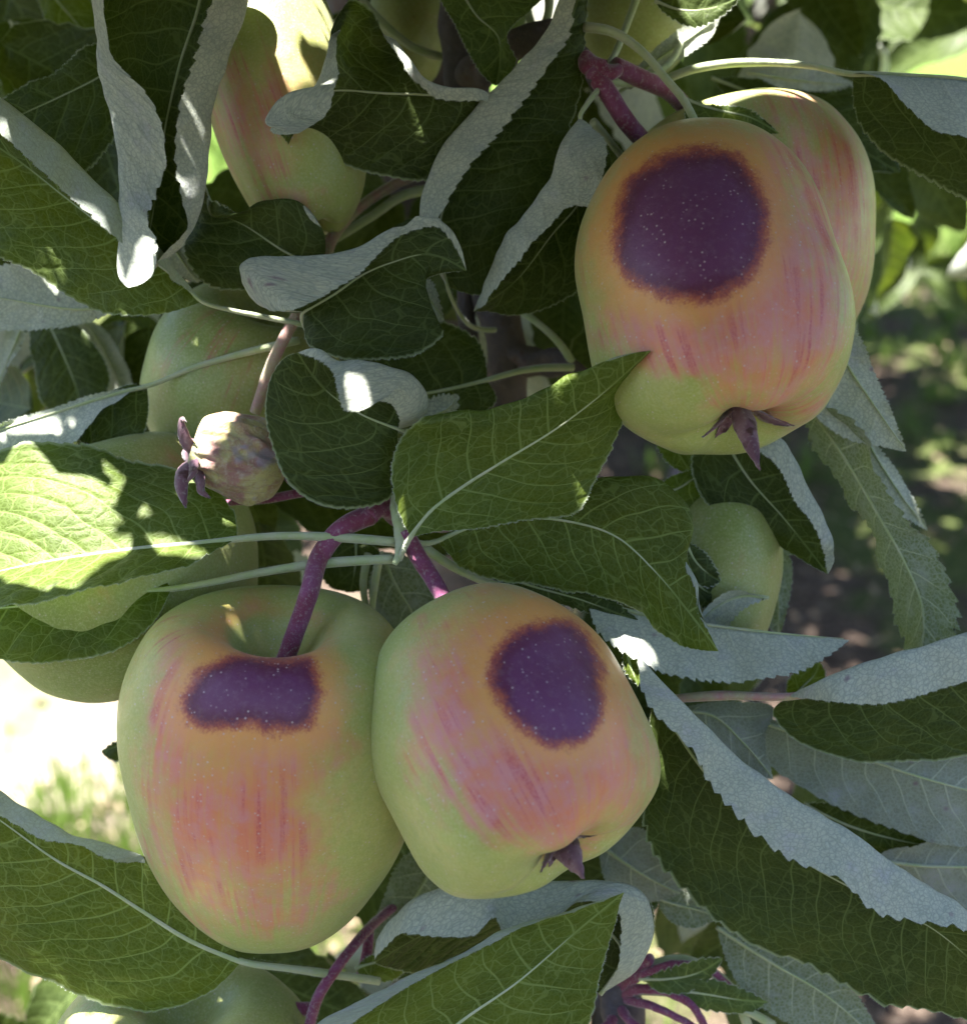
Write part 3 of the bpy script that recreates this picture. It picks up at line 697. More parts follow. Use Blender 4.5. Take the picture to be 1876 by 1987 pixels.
leaf("1490,1160,1.8 1430,1158,1.6 1380,1185,1.7 1340,1240,2", "1490,1160 1430,1150,1.2 1380,1165 1340,1240", "1490,1160 1440,1185,1.4 1410,1215 1340,1240", vis=('A', -1), nu=70, teeth=14)
leaf("1330,1050,1.6 1350,1090,1.6 1370,1110,1.6 1398,1128,1.6", "1330,1050 1365,1070 1398,1128", "1330,1050 1335,1110 1360,1135 1398,1128", nu=60, teeth=12)
leaf("1330,1110,1.9 1360,1140,1.8 1380,1150,1.8 1392,1142,1.8", "1330,1110 1370,1125 1392,1142", "1330,1110 1340,1160 1372,1180 1392,1142", nu=60, teeth=12)
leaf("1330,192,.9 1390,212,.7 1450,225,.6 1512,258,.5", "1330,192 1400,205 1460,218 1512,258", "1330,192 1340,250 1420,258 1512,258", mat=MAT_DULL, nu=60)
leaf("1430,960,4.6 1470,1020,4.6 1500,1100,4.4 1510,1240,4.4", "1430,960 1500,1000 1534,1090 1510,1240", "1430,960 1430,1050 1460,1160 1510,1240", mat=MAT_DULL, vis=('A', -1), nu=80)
leaf("1530,1360,2.6 1560,1330,2.4 1580,1310,2.4 1590,1285,2.4", "1530,1360 1530,1320 1560,1292 1590,1285", "1530,1360 1580,1345 1600,1315 1590,1285", mat=MAT_PALE, nu=60)
leaf("1215,1262,.3 1222,1290,.2 1230,1310,.2 1238,1332,.2", "1215,1262 1240,1275 1238,1332", "1215,1262 1212,1300 1238,1332", mat=MAT_PALE, nu=50, teeth=8)
leaf("270,1440,5 240,1444,5 220,1450,5 196,1458,5", "270,1440 240,1435 196,1458", "270,1440 240,1475 196,1458", nu=40, teeth=6)
leaf("1270,1,1.6 1330,20,1.5 1380,15,1.5 1440,-10,1.5", "1270,1 1300,-60 1400,-60 1440,-10", "1270,1 1300,35 1350,52 1400,30 1440,-10", tooth=.08, teeth=14, nu=80)
leaf("1200,180,3.2 1290,105,2.8 1350,65,2.6 1400,25,2.6", "1200,180 1270,95 1330,50 1400,25", "1200,180 1300,125 1370,80 1400,25", vis=('A', -1), nu=80, stem="1165,190,3 1200,180,3.2")
leaf("700,1900,3 800,1860,3 900,1870,3 960,1840,3", "700,1900 780,1840 880,1840 960,1840", "700,1900 800,1900 900,1900 960,1840", nu=80)
leaf("690,1880,2.4 720,1870,2.3 750,1865,2.3 790,1880,2.3", "690,1880 720,1855 760,1855 790,1880", "690,1880 720,1900 760,1905 790,1880", mat=MAT_PALE, nu=50)
# the top left corner behind
leaf("60,-60,9 110,0,8 160,60,8 200,130,8", "60,-60 160,-20 200,50 200,130", "60,-60 80,20 120,90 200,130", mat=MAT_PALE, nu=80)
leaf("20,40,10 60,90,10 110,130,10", "20,40 70,60 110,130", "20,40 30,90 110,130", vis=('A', -1), nu=60)
leaf("60,570,9 110,660,8 150,760,8 170,850,8", "60,570 140,620 210,720 170,850", "60,570 60,680 90,790 170,850", nu=80)
leaf("140,600,9 190,660,9 230,740,9 260,800,9", "140,600 210,650 250,720 260,800", "140,600 170,690 210,760 260,800", vis=('A', -1), nu=80)
leaf("60,560,7 40,640,7 15,700,7 -10,760,7", "60,560 50,640 -10,760", "60,560 15,640 -10,760", vis=('A', -1), nu=60)

# ---------------------------------------------------------------- apples
def apple_material(name, base1=(0.31, 0.36, 0.10), base2=(0.42, 0.42, 0.15)):
    mat = bpy.data.materials.new(name); n = NB(mat); o = n.obj()
    sxy = n.uv('skin')                       # longitude, height along the core
    lon, tt, _ = n.sep(sxy)[:3]
    cx = n.m('COSINE', n.m('MULTIPLY', lon, 2 * math.pi)); sx = n.m('SINE', n.m('MULTIPLY', lon, 2 * math.pi))
    sv = n.comb(n.m('MULTIPLY', cx, 8.0), n.m('MULTIPLY', sx, 8.0), n.m('MULTIPLY', tt, 1.7))
    st = n.noise(sv, 2.6, 4, 0.62)
    st2 = n.noise(sv, 1.1, 3, 0.5)
    big = n.noise(o, 28, 3); mid = n.noise(o, 220, 3, 0.6); fin = n.noise(o, 1500, 3, 0.7)
    c = n.mix(n.ss(big, 0.38, 0.62), base1, base2)
    c = n.mix(n.ss(n.noise(o, 380, 4, .7), 0.42, 0.66, 0, 0.4), c, (0.26, 0.33, 0.10))
    c = n.mix(n.ss(fin, 0.4, 0.75, 0, 0.35), c, (0.56, 0.57, 0.36))
    orange, pink, streak, burn = (n.attr(a) for a in ('orange', 'pink', 'streak', 'burn'))
    warp = n.m('ADD', n.m('MULTIPLY', n.m('SUBTRACT', mid, 0.5), 0.35), n.m('MULTIPLY', n.m('SUBTRACT', n.noise(o, 70, 3, .6), 0.5), 0.9))
    c = n.mix(n.ss(n.m('ADD', orange, warp), 0.06, 0.95), c, (0.57, 0.28, 0.09))
    pk = n.m('MULTIPLY', n.m('ADD', pink, n.m('MULTIPLY', warp, 1.4)), n.ss(st, 0.25, 0.66, 0.5, 1.3))
    c = n.mix(n.ss(pk, 0.12, 1.15, 0, 0.8), c, n.mix(n.ss(mid, .35, .65), (0.60, 0.17, 0.13), (0.56, 0.20, 0.24)))
    sk = n.m('MULTIPLY', n.ss(n.m('ADD', n.m('MULTIPLY', st, 0.75), n.m('MULTIPLY', st2, 0.25)), 0.51, 0.62), n.ss(streak, 0.05, 0.7))
    sk = n.m('MULTIPLY', sk, n.ss(n.noise(o, 75, 2), 0.42, 0.58))
    c = n.mix(n.m('MULTIPLY', sk, n.ss(fin, 0.35, 0.65, 0.15, 0.7)), c, (0.40, 0.04, 0.09))
    # sunburn: orange brown halo, then the purple dead patch
    b = n.m('ADD', burn, n.m('ADD', n.m('MULTIPLY', n.m('SUBTRACT', mid, 0.5), 34.0), n.m('MULTIPLY', n.m('SUBTRACT', fin, 0.5), 34.0)))
    b = n.m('ADD', b, n.m('MULTIPLY', n.m('SUBTRACT', n.noise(o, 90, 2), 0.5), 26.0))
    c = n.mix(n.ss(b, -75, -12, 0, 0.7), c, (0.66, 0.31, 0.09))
    c = n.mix(n.ss(b, -18, 3, 0, 0.85), c, (0.34, 0.06, 0.05))
    core = n.mix(n.ss(big, .35, .65), (0.105, 0.020, 0.052), (0.130, 0.032, 0.100))
    core = n.mix(n.ss(b, 12, 45, 0.0, 0.55), core, (0.155, 0.052, 0.155))
    c = n.mix(n.ss(b, -6, 20), c, core)
    # lenticels and dust
    d1 = n.ss(n.vor(o, 560, 'F1'), 0.20, 0.08); g = n.ss(n.noise(o, 130, 2), 0.38, 0.62, 0.2, 0.8)
    c = n.mix(n.m('MULTIPLY', d1, g), c, (0.52, 0.43, 0.45))
    d2 = n.ss(n.vor(o, 1100, 'F1'), 0.12, 0.05)
    c = n.mix(n.m('MULTIPLY', d2, n.ss(mid, .4, .7, 0.05, 0.5)), c, (0.5, 0.44, 0.47))
    c = n.mix(n.ss(n.noise(o, 520, 3, .7), 0.46, 0.85, 0, 0.16), c, (0.42, 0.36, 0.40))
    dk = n.m('MULTIPLY', n.ss(n.vor(o, 75, 'F1'), 0.055, 0.03), n.ss(n.noise(o, 30, 1), .5, .6))
    c = n.mix(n.m('MULTIPLY', dk, .8), c, (0.10, 0.05, 0.03))
    # rusty dark calyx basin
    c = n.mix(n.ss(n.m('MULTIPLY', n.attr('basin'), n.ss(mid, .2, .7, .6, 1.2)), .15, 1.0, 0, .75), c, (0.17, 0.08, 0.08))
    p = n.pbsdf(Base_Color=c, Roughness=n.ss(n.m('ADD', mid, 0.0), .3, .7, .34, .5), Specular_IOR_Level=0.45,
                Sheen_Weight=0.10, Sheen_Roughness=0.45, Sheen_Tint=(0.86, 0.9, 1.0), Subsurface_Weight=0.06, Subsurface_Radius=(0.003, 0.002, 0.001),
                Normal=n.bump(n.m('ADD', n.m('MULTIPLY', fin, 0.5), n.m('MULTIPLY', mid, 1.2)), 0.00022, 0.65))
    p.inputs['Subsurface Scale'].default_value = 1.0
    n.out(p.outputs[0]); return mat
MAT_APPLE = apple_material('unripe_apple_skin')
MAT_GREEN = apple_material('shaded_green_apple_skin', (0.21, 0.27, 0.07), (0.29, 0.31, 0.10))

PROFILE = np.array([(0, .60), (.07, .61), (.17, .73), (.30, .90), (.47, .985), (.66, .93), (.85, .70), (.97, .36), (1.0, .02), (.955, -.33),
                    (.84, -.63), (.70, -.84), (.55, -.95), (.40, -.985), (.27, -.965), (.14, -.90), (0, -.87)])

FULL = PROFILE.copy()
FULL[8:15] = [(1.0, .0), (.985, -.33), (.91, -.64), (.78, -.86), (.60, -.97), (.42, -1.0), (.27, -.965)]

def sdf_poly(x, y, poly):
    """signed distance in picture units, positive inside"""
    t = np.linspace(0, 1, len(poly) + 1); q = np.vstack([poly, poly[:1]])
    pp = hermite(t, q, np.linspace(0, 1, 90, endpoint=False))
    dmin = np.full(x.shape, 1e9); ins = np.zeros(x.shape, bool)
    n = len(pp)
    for i in range(n):
        a, b = pp[i], pp[(i + 1) % n]; e = b - a
        t = np.clip(((x - a[0]) * e[0] + (y - a[1]) * e[1]) / (e @ e + 1e-9), 0, 1)
        dmin = np.minimum(dmin, (x - a[0] - t * e[0]) ** 2 + (y - a[1] - t * e[1]) ** 2)
        c = ((a[1] > y) != (b[1] > y)) & (x < (b[0] - a[0]) * (y - a[1]) / (b[1] - a[1] + 1e-12) + a[0])
        ins ^= c
    return np.sqrt(dmin) * np.where(ins, 1, -1)

def blobs(x, y, lst):
    v = np.zeros_like(x)
    for b in lst:
        cx, cy, rx, ry, rot, wgt = b
        c, s = math.cos(R_(rot)), math.sin(R_(rot))
        X = ((x - cx) * c + (y - cy) * s) / rx; Y = (-(x - cx) * s + (y - cy) * c) / ry
        v = np.maximum(v, wgt * np.clip(1.35 - np.sqrt(X * X + Y * Y), 0, 1))
    return v

def apple(cx, cy, d, wpx, hpx, lean=0, fore=0, label='', stalk=None, burn=None, orange=(), pink=(), streak=(), taper=0.0, skew=0.0, mat=None,
          sepals=None, seed=1, group=None, spin=0.0, srad=.17, lobes=.035, shoulder=0.0, name='apple', prof=None):
    ctr = P(cx, cy, d); k = (0.30 + d / 100) / FPX
    Rr, H = wpx / 2 * k, hpx / 2 * k
    t, f = R_(lean), R_(fore)
    Z = math.cos(f) * (UPV * math.cos(t) - RGT * math.sin(t)) - math.sin(f) * FWD
    X = RGT - Z * (RGT @ Z); X /= np.linalg.norm(X); Y = np.cross(Z, X)
    nt_, npn = 150, 160
    c = np.r_[0, np.cumsum(np.linalg.norm(np.diff(PROFILE if prof is None else prof, axis=0), axis=1))]; c /= c[-1]
    pr = hermite(c, PROFILE if prof is None else prof, np.linspace(0, 1, nt_)); pr[:, 0] = np.clip(pr[:, 0], 0.0, None); pr[0, 0] = pr[-1, 0] = 1e-4
    ph = np.linspace(0, 2 * math.pi, npn, endpoint=False)
    rs = np.random.RandomState(seed); q = rs.rand(8) * 6.28
    r = pr[:, 0][:, None] * np.ones(npn); z = pr[:, 1][:, None] * np.ones(npn)
    low = np.clip(-z, 0, 1) ** 1.3; hi = np.clip(z, 0, 1)
    lb = np.cos(5 * ph + q[0])[None, :]
    r = r * (1 + taper * z + lobes * lb * (low + .25) + 0.022 * np.cos(2 * ph + q[1]) + 0.02 * np.cos(3 * ph + q[2]) + shoulder * hi)
    z = z + (0.05 * lb * low * np.clip(r, 0, 1)) + 0.035 * np.cos(2 * ph + q[3]) * hi * r + 0.04 * np.cos(ph + q[4]) * r * hi
    r = r * (1 + 0.012 * np.sin(3 * z * 2 + 2 * ph + q[5]))
    x3 = r * np.cos(ph + spin); y3 = r * np.sin(ph + spin)
    x3 = x3 + skew * (z * z) * np.sign(z) * .5
    V = (x3[..., None] * X + y3[..., None] * Y) * Rr + z[..., None] * Z * H
    G = V.reshape(nt_, npn, 3)
    Nn = np.cross(np.roll(G, -1, 1) - np.roll(G, 1, 1), np.gradient(G, axis=0)); Nn /= np.linalg.norm(Nn, axis=2)[..., None] + 1e-12
    if (Nn[nt_ // 2] * G[nt_ // 2]).sum() < 0: Nn = -Nn
    W = V.reshape(-1, 3) + ctr
    px, py = project(W)
    tc = CAM - W; tc /= np.linalg.norm(tc, axis=1)[:, None]
    front = np.clip((Nn.reshape(-1, 3) * tc).sum(1) * 5 + .3, 0, 1)
    cav = (np.where(pr[:, 1] > 0, np.clip((pr[:, 0] - .22) / .10, 0, 1), 1)[:, None] * np.ones(npn)).ravel(); front = front * cav
    at = {'orange': blobs(px, py, orange) * front, 'pink': blobs(px, py, pink) * front, 'streak': blobs(px, py, streak) * front,
          'burn': np.where(front > .05, sdf_poly(px, py, np.array(burn, float)) - 70 * (1 - cav), -200.) if burn else np.full(len(W), -200.),
          'basin': (np.clip(1 - pr[:, 0] / .24, 0, 1)[:, None] * (pr[:, 1] < 0)[:, None] * np.ones(npn)).ravel()}
    tt = np.linspace(0, 1, nt_)[:, None] * np.ones(npn)
    F = grid_faces(nt_, npn, True)
    # seam free longitude: build uv per loop
    me = make_mesh(name, V.reshape(-1, 3), F, [mat or MAT_APPLE], None, at)
    uvl = me.uv_layers.new(name='skin'); j = (F % npn) / npn
    j = np.where((j.max(1) - j.min(1) > .5)[:, None] & (j < .5), j + 1, j)
    uvl.data.foreach_set('uv', np.stack([j, tt.ravel()[F]], -1).astype(np.float32).ravel())
    nrm = me.polygons[nt_ // 2 * npn].normal
    if Vector(V[nt_ // 2, 0]).dot(nrm) < 0: me.flip_normals()
    o = link(name, me); o.location = Vector(ctr)
    o['label'] = label; o['category'] = 'apple'
    if group: o['group'] = group
    if stalk:
        sp = parse(stalk, d); base = ctr + Z * H * .58
        pts = np.vstack([world_pts(sp), base])
        TV, TF = tube_geo(pts, np.r_[np.linspace(srad * 1.15, srad, len(sp)), srad * 1.05] / 100, nseg=16, lump=.025, n=60)
        L = np.linalg.norm(np.diff(pts, axis=0), axis=1).sum()
        HV, HF = hairs(pts, np.array([srad, srad]) / 100, int(L * 100 * 420), .0006, seed)
        me = make_mesh('stalk', np.vstack([TV, HV]) - ctr, np.vstack([TF, HF + len(TV)]), [MAT_STALK, MAT_HAIR], face_mat=[0] * len(TF) + [1] * len(HF))
        link('stalk', me, o)
    if sepals:
        cb = -Z * H * .88
        cv, cf = tube_geo(np.array([cb + Z * H * .06, cb, cb - Z * .0015, cb - Z * .003]), np.array([.0032, .0034, .0026, .0012]), nseg=14, lump=.2, n=16)
        cal = link('calyx', make_mesh('calyx', cv, cf, [MAT_SEPAL]), o)
        for i, (az, out, ln, wd, curl) in enumerate(sepals):
            a = R_(az); D = X * math.cos(a) + Y * math.sin(a)
            S = np.cross(Z, D)
            ns, nw = 14, 7
            u = np.linspace(0, 1, ns)
            cen = cb + D * .0028 + np.outer(u, -Z) * ln * (1 - curl * u[:, None]) * math.cos(R_(out)) + np.outer(u ** 1.2, D) * ln * math.sin(R_(out))
            wdt = wd * (1 - u ** 1.7) * (.8 + .3 * np.sin(u * 3)) + .00012
            vv = np.linspace(-1, 1, nw)
            tw = math.sin(i * 2.3) * .9 * u
            Sd = S[None] * np.cos(tw)[:, None] + D[None] * np.sin(tw)[:, None]
            g = cen[:, None] + vv[None, :, None] * wdt[:, None, None] * Sd[:, None] + (D * .9 - Z * .1)[None, None] * (1 - vv ** 2)[None, :, None] * wdt[:, None, None] * .7
            g += rs.normal(0, .00012, g.shape)
            th = .00022; back = g - D * th * 2
            vs = np.vstack([g.reshape(-1, 3), back.reshape(-1, 3)]); fa = grid_faces(ns, nw); n0 = ns * nw
            rim = [i2 * nw for i2 in range(ns)]; rim2 = [i2 * nw + nw - 1 for i2 in range(ns)]
            sf = [[rim[i2], rim[i2 + 1], rim[i2 + 1] + n0, rim[i2] + n0] for i2 in range(ns - 1)] + [[rim2[i2 + 1], rim2[i2], rim2[i2] + n0, rim2[i2 + 1] + n0] for i2 in range(ns - 1)]
            link('sepal', make_mesh('sepal', vs, np.vstack([fa, fa[:, ::-1] + n0, np.array(sf)]), [MAT_SEPAL]), cal)
    return o

SP_A = [(200, 50, .0135, .0025, .1), (262, 18, .0215, .0030, .0), (330, 42, .0150, .0024, .2), (60, 40, .008, .0024, .2), (130, 50, .008, .0024, .2)]
GRP = 'apples hanging in the tree'
apple(1374, 562, -.6, 496, 590, lean=9, fore=-19, seed=3, prof=FULL, taper=-.01, skew=.05, lobes=.07, group=GRP,
      label='top burned apple with a large round purple patch and a calyx hanging below it',
      stalk="1152,140,.8 1180,180,.6 1215,235,.7 1258,285,1.6", srad=.24, sepals=SP_A,
      burn=[(1370, 287), (1310, 300), (1250, 330), (1210, 375), (1192, 440), (1195, 500), (1225, 545), (1280, 572), (1330, 582), (1390, 572), (1440, 545), (1470, 505), (1485, 440), (1478, 380), (1445, 320), (1410, 295)],
      orange=[(1350, 455, 210, 235, 0, 1.15), (1280, 600, 140, 90, 20, 1.0), (1480, 600, 140, 190, 0, .8)], pink=[(1470, 560, 170, 260, 0, 1.15), (1560, 560, 90, 300, 0, 1.0), (1350, 670, 220, 70, 8, 1.1), (1500, 760, 110, 90, 0, .8), (1500, 330, 90, 90, 30, .6)],
      streak=[(1520, 520, 130, 320, 0, 1.0), (1165, 580, 40, 130, -12, 1.0), (1330, 680, 190, 50, 10, .8), (1500, 780, 130, 80, 0, .8)])
apple(538, 1505, .2, 535, 685, lean=-3, fore=21, seed=5, taper=.15, skew=.02, group=GRP,
      label='tall tapering apple at lower left with a wide oblong purple patch',
      stalk="720,1000,.1 668,1022,-.2 622,1078,-.3 600,1150,-1.2", srad=.25,
      burn=[(368, 1335), (390, 1300), (425, 1280), (470, 1272), (520, 1279), (565, 1276), (605, 1284), (618, 1322), (616, 1370), (598, 1408), (558, 1420), (505, 1410), (450, 1408), (408, 1414), (374, 1404), (358, 1370)],
      orange=[(480, 1370, 190, 190, 0, 1.2), (470, 1520, 170, 230, 0, 1.0)], pink=[(440, 1620, 170, 160, 0, 1.1), (330, 1440, 60, 200, 5, .9), (480, 1480, 190, 280, 0, .6), (500, 1730, 190, 120, 0, .75)],
      streak=[(320, 1370, 45, 230, 0, 1.0), (440, 1600, 200, 190, 0, .7), (560, 1260, 160, 40, 10, .9)], sepals=[(260, 20, .004, .002, .1), (190, 60, .004, .002, .3), (340, 50, .004, .002, .3)])
apple(980, 1430, -2.0, 518, 512, lean=31, fore=-30, seed=8, prof=FULL, lobes=.065, taper=.01, skew=.04, group=GRP,
      label='middle burned apple overlapping its left neighbour, round violet patch at upper right',
      stalk="786,1035,-.3 808,1075,-.5 838,1120,-.6", srad=.22, sepals=[(205, 48, .0095, .0030, .15), (262, 25, .0135, .0036, .0), (335, 62, .012, .0030, .2), (60, 40, .006, .0022, .2), (130, 50, .006, .0022, .2)],
      burn=[(1075, 1205), (1030, 1215), (985, 1240), (957, 1280), (953, 1330), (975, 1375), (1010, 1410), (1060, 1440), (1110, 1443), (1145, 1425), (1165, 1380), (1168, 1320), (1150, 1260), (1120, 1215)],
      orange=[(1030, 1330, 225, 230, -10, 1.2), (1060, 1500, 190, 150, 0, 1.0)], pink=[(990, 1530, 200, 120, 25, 1.1), (1195, 1470, 55, 160, -8, .9), (870, 1370, 80, 200, -5, .8), (1080, 1500, 190, 130, 0, .9), (940, 1280, 150, 130, 0, .5)],
      streak=[(900, 1200, 90, 60, 0, .8), (970, 1520, 190, 120, 0, .8), (850, 1340, 60, 150, 0, .6)])
apple(1440, 472, 4.6, 490, 500, lean=6, fore=4, seed=12, taper=.04, group=GRP, label='pink streaked apple hanging close behind the top burned apple',
      stalk="1190,128,.9 1240,150,1.4 1295,175,2.2 1345,222,3.6 1400,260,4.2", srad=.24, pink=[(1590, 400, 130, 300, 0, .85), (1500, 240, 130, 80, 0, .6)], streak=[(1560, 360, 160, 300, 0, 1.0)])
apple(548, 200, 2.6, 292, 520, lean=19, fore=0, seed=15, taper=.02, skew=.3, group=GRP, label='sunlit elongated yellow apple at the top left between the leaves', orange=[(560, 240, 120, 200, 15, .25)],
      pink=[(490, 230, 110, 130, 0, .8), (560, 400, 110, 50, 0, .5)], streak=[(480, 250, 100, 200, 0, .8)],
      stalk="640,-120,5 600,-90,4 570,-60,3")
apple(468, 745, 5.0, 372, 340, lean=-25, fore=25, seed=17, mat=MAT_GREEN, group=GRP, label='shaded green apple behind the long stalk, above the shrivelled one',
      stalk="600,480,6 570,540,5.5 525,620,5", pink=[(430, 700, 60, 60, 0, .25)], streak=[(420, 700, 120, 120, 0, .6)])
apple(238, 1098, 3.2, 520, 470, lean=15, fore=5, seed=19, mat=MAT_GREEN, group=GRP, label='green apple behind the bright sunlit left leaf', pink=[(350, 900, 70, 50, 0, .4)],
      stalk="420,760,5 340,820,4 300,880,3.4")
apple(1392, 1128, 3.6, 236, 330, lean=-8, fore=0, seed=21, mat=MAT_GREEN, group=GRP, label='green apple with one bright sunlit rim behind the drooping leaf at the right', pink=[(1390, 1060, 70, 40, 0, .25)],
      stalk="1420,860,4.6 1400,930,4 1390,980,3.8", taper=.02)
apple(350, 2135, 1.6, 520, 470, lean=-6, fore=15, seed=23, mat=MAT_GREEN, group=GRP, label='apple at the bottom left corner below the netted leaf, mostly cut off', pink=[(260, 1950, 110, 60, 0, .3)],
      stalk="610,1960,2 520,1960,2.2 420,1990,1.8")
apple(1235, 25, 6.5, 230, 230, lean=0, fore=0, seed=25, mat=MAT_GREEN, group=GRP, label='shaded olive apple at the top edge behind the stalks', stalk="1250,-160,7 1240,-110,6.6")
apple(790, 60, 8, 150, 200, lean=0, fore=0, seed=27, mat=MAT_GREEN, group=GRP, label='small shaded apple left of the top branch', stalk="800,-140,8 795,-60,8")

# the shrivelled apple
def shrivelled():
    ctr = P(462, 888, -.2); k = .298 / FPX
    Z = RGT * .93 - UPV * .30 + FWD * .2; Z /= np.linalg.norm(Z)      # from calyx to stalk
    X = UPV - Z * (UPV @ Z); X /= np.linalg.norm(X); Y = np.cross(Z, X)
    prof = np.array([(0, -.86), (.30, -.90), (.62, -.84), (.84, -.55), (.98, -.12), (1.0, .25), (.88, .62), (.62, .86), (.3, .96), (0, .98)])
    c = np.linspace(0, 1, len(prof)); nt_, npn = 120, 150
    pr = hermite(c, prof, np.linspace(0, 1, nt_)); pr[0, 0] = pr[-1, 0] = 1e-4
    ph = np.linspace(0, 2 * math.pi, npn, endpoint=False)
    z = pr[:, 1][:, None]; u = np.linspace(0, 1, nt_)[:, None]
    def n(a, b, s): return np.sin(a * ph[None, :] + b * z + s)
    wr = np.zeros((nt_, npn)); rs = np.random.RandomState(4)
    for i in range(22):
        a = rs.randint(2, 11); b = rs.uniform(-3.5, 3.5)
        wr += (1 - 2 * np.abs(n(a, b, rs.rand() * 6.28 + .8 * n(2, 3, i)))) * .034 * (4 / (3 + a)) 
    wr *= np.sin(u * math.pi) ** .5
    r = pr[:, 0][:, None] * (1 + wr + .07 * n(2, 0, 1) + .05 * n(3, 1, 2))
    V = (r * np.cos(ph))[..., None] * X * 84 * k + (r * np.sin(ph))[..., None] * Y * 76 * k + (z * np.ones(npn))[..., None] * Z * 98 * k
    mat = bpy.data.materials.new('withered_skin'); nb = NB(mat); o = nb.obj()
    w1 = nb.noise(o, 260, 5, .7, 1.2); w2 = nb.noise(o, 90, 3, .6, .8); w3 = nb.noise(o, 900, 3, .7)
    c_ = nb.mix(nb.ss(w2, .38, .6), (0.42, 0.38, 0.17), (0.30, 0.15, 0.14))
    c_ = nb.mix(nb.ss(w1, .5, .66, 0, .8), c_, (0.26, 0.17, 0.09)); c_ = nb.mix(nb.ss(w3, .45, .75, 0, .5), c_, (0.50, 0.46, 0.40))
    c_ = nb.mix(nb.ss(nb.noise(o, 150, 2), .56, .68, 0, .7), c_, (0.24, 0.21, 0.30))
    nb.out(nb.pbsdf(Base_Color=c_, Roughness=.7, Specular_IOR_Level=.3, Sheen_Weight=.3,
                    Normal=nb.bump(nb.m('ADD', nb.m('MULTIPLY', w1, 1.6), nb.m('MULTIPLY', w3, .4)), .0005, 1)).outputs[0])
    me = make_mesh('shrivelled_apple', V.reshape(-1, 3), grid_faces(nt_, npn, True), [mat])
    if me.polygons[60 * npn].normal.dot(Vector(V[60, 0])) < 0: me.flip_normals()
    ob = link('shrivelled_apple', me); ob.location = Vector(ctr)
    ob['label'] = 'small withered wrinkled apple left of the round dark leaf, with curled purple sepals'; ob['category'] = 'apple'
    Pw = lambda s: world_pts(parse(s)) - ctr
    V1, F1 = tube_geo(Pw("560,925,.2 600,955,.7 640,965,.8"), np.array([.0016, .0014, .0014]), nseg=12)
    link('stalk', make_mesh('stalk', V1, F1, [MAT_STALK]), ob)
    cal_v, cal_f = tube_geo(Pw("385,892,-.3 374,890,-.4 366,892,-.5"), np.array([.0042, .0046, .0022]), nseg=16, lump=.25)
    cal = link('calyx', make_mesh('calyx', cal_v, cal_f, [MAT_SEPAL]), ob)
    for s, wd in (("374,885,-.5 362,870,-.9 352,840,-1.1 352,815,-1.2 362,818,-1.4", .0021), ("372,895,-.5 355,910,-.9 348,935,-1.1 352,960,-1.1 362,985,-1.1", .0030),
                  ("380,900,-.7 385,930,-1.0 392,955,-1.1 408,966,-1.1", .0018), ("368,892,-.6 372,905,-1.2 370,925,-1.5 362,935,-1.5", .0022), ("378,880,-.2 366,860,-.1 358,850,.1", .0018)):
        C = resample(Pw(s), 16); T = np.gradient(C, axis=0); T /= np.linalg.norm(T, axis=1)[:, None]
        S = np.cross(T, FWD + .3 * RGT); S /= np.linalg.norm(S, axis=1)[:, None]; B = np.cross(S, T)
        u = np.linspace(0, 1, 16); wdt = wd * (1 - u ** 2.2) + .0001; v = np.linspace(-1, 1, 7)
        g = C[:, None] + v[None, :, None] * wdt[:, None, None] * S[:, None] + ((v ** 2) * .6)[None, :, None] * wdt[:, None, None] * B[:, None] + rs.normal(0, .00014, (16, 7, 3))
        bk = g - B[:, None] * .0004
        vs = np.vstack([g.reshape(-1, 3), bk.reshape(-1, 3)]); fa = grid_faces(16, 7)
        rim = [[i * 7, (i + 1) * 7, (i + 1) * 7 + 112, i * 7 + 112] for i in range(15)] + [[(i + 1) * 7 + 6, i * 7 + 6, i * 7 + 118, (i + 1) * 7 + 118] for i in range(15)]
        link('sepal', make_mesh('sepal', vs, np.vstack([fa, fa[:, ::-1] + 112, np.array(rim)]), [MAT_SEPAL]), cal)
shrivelled()

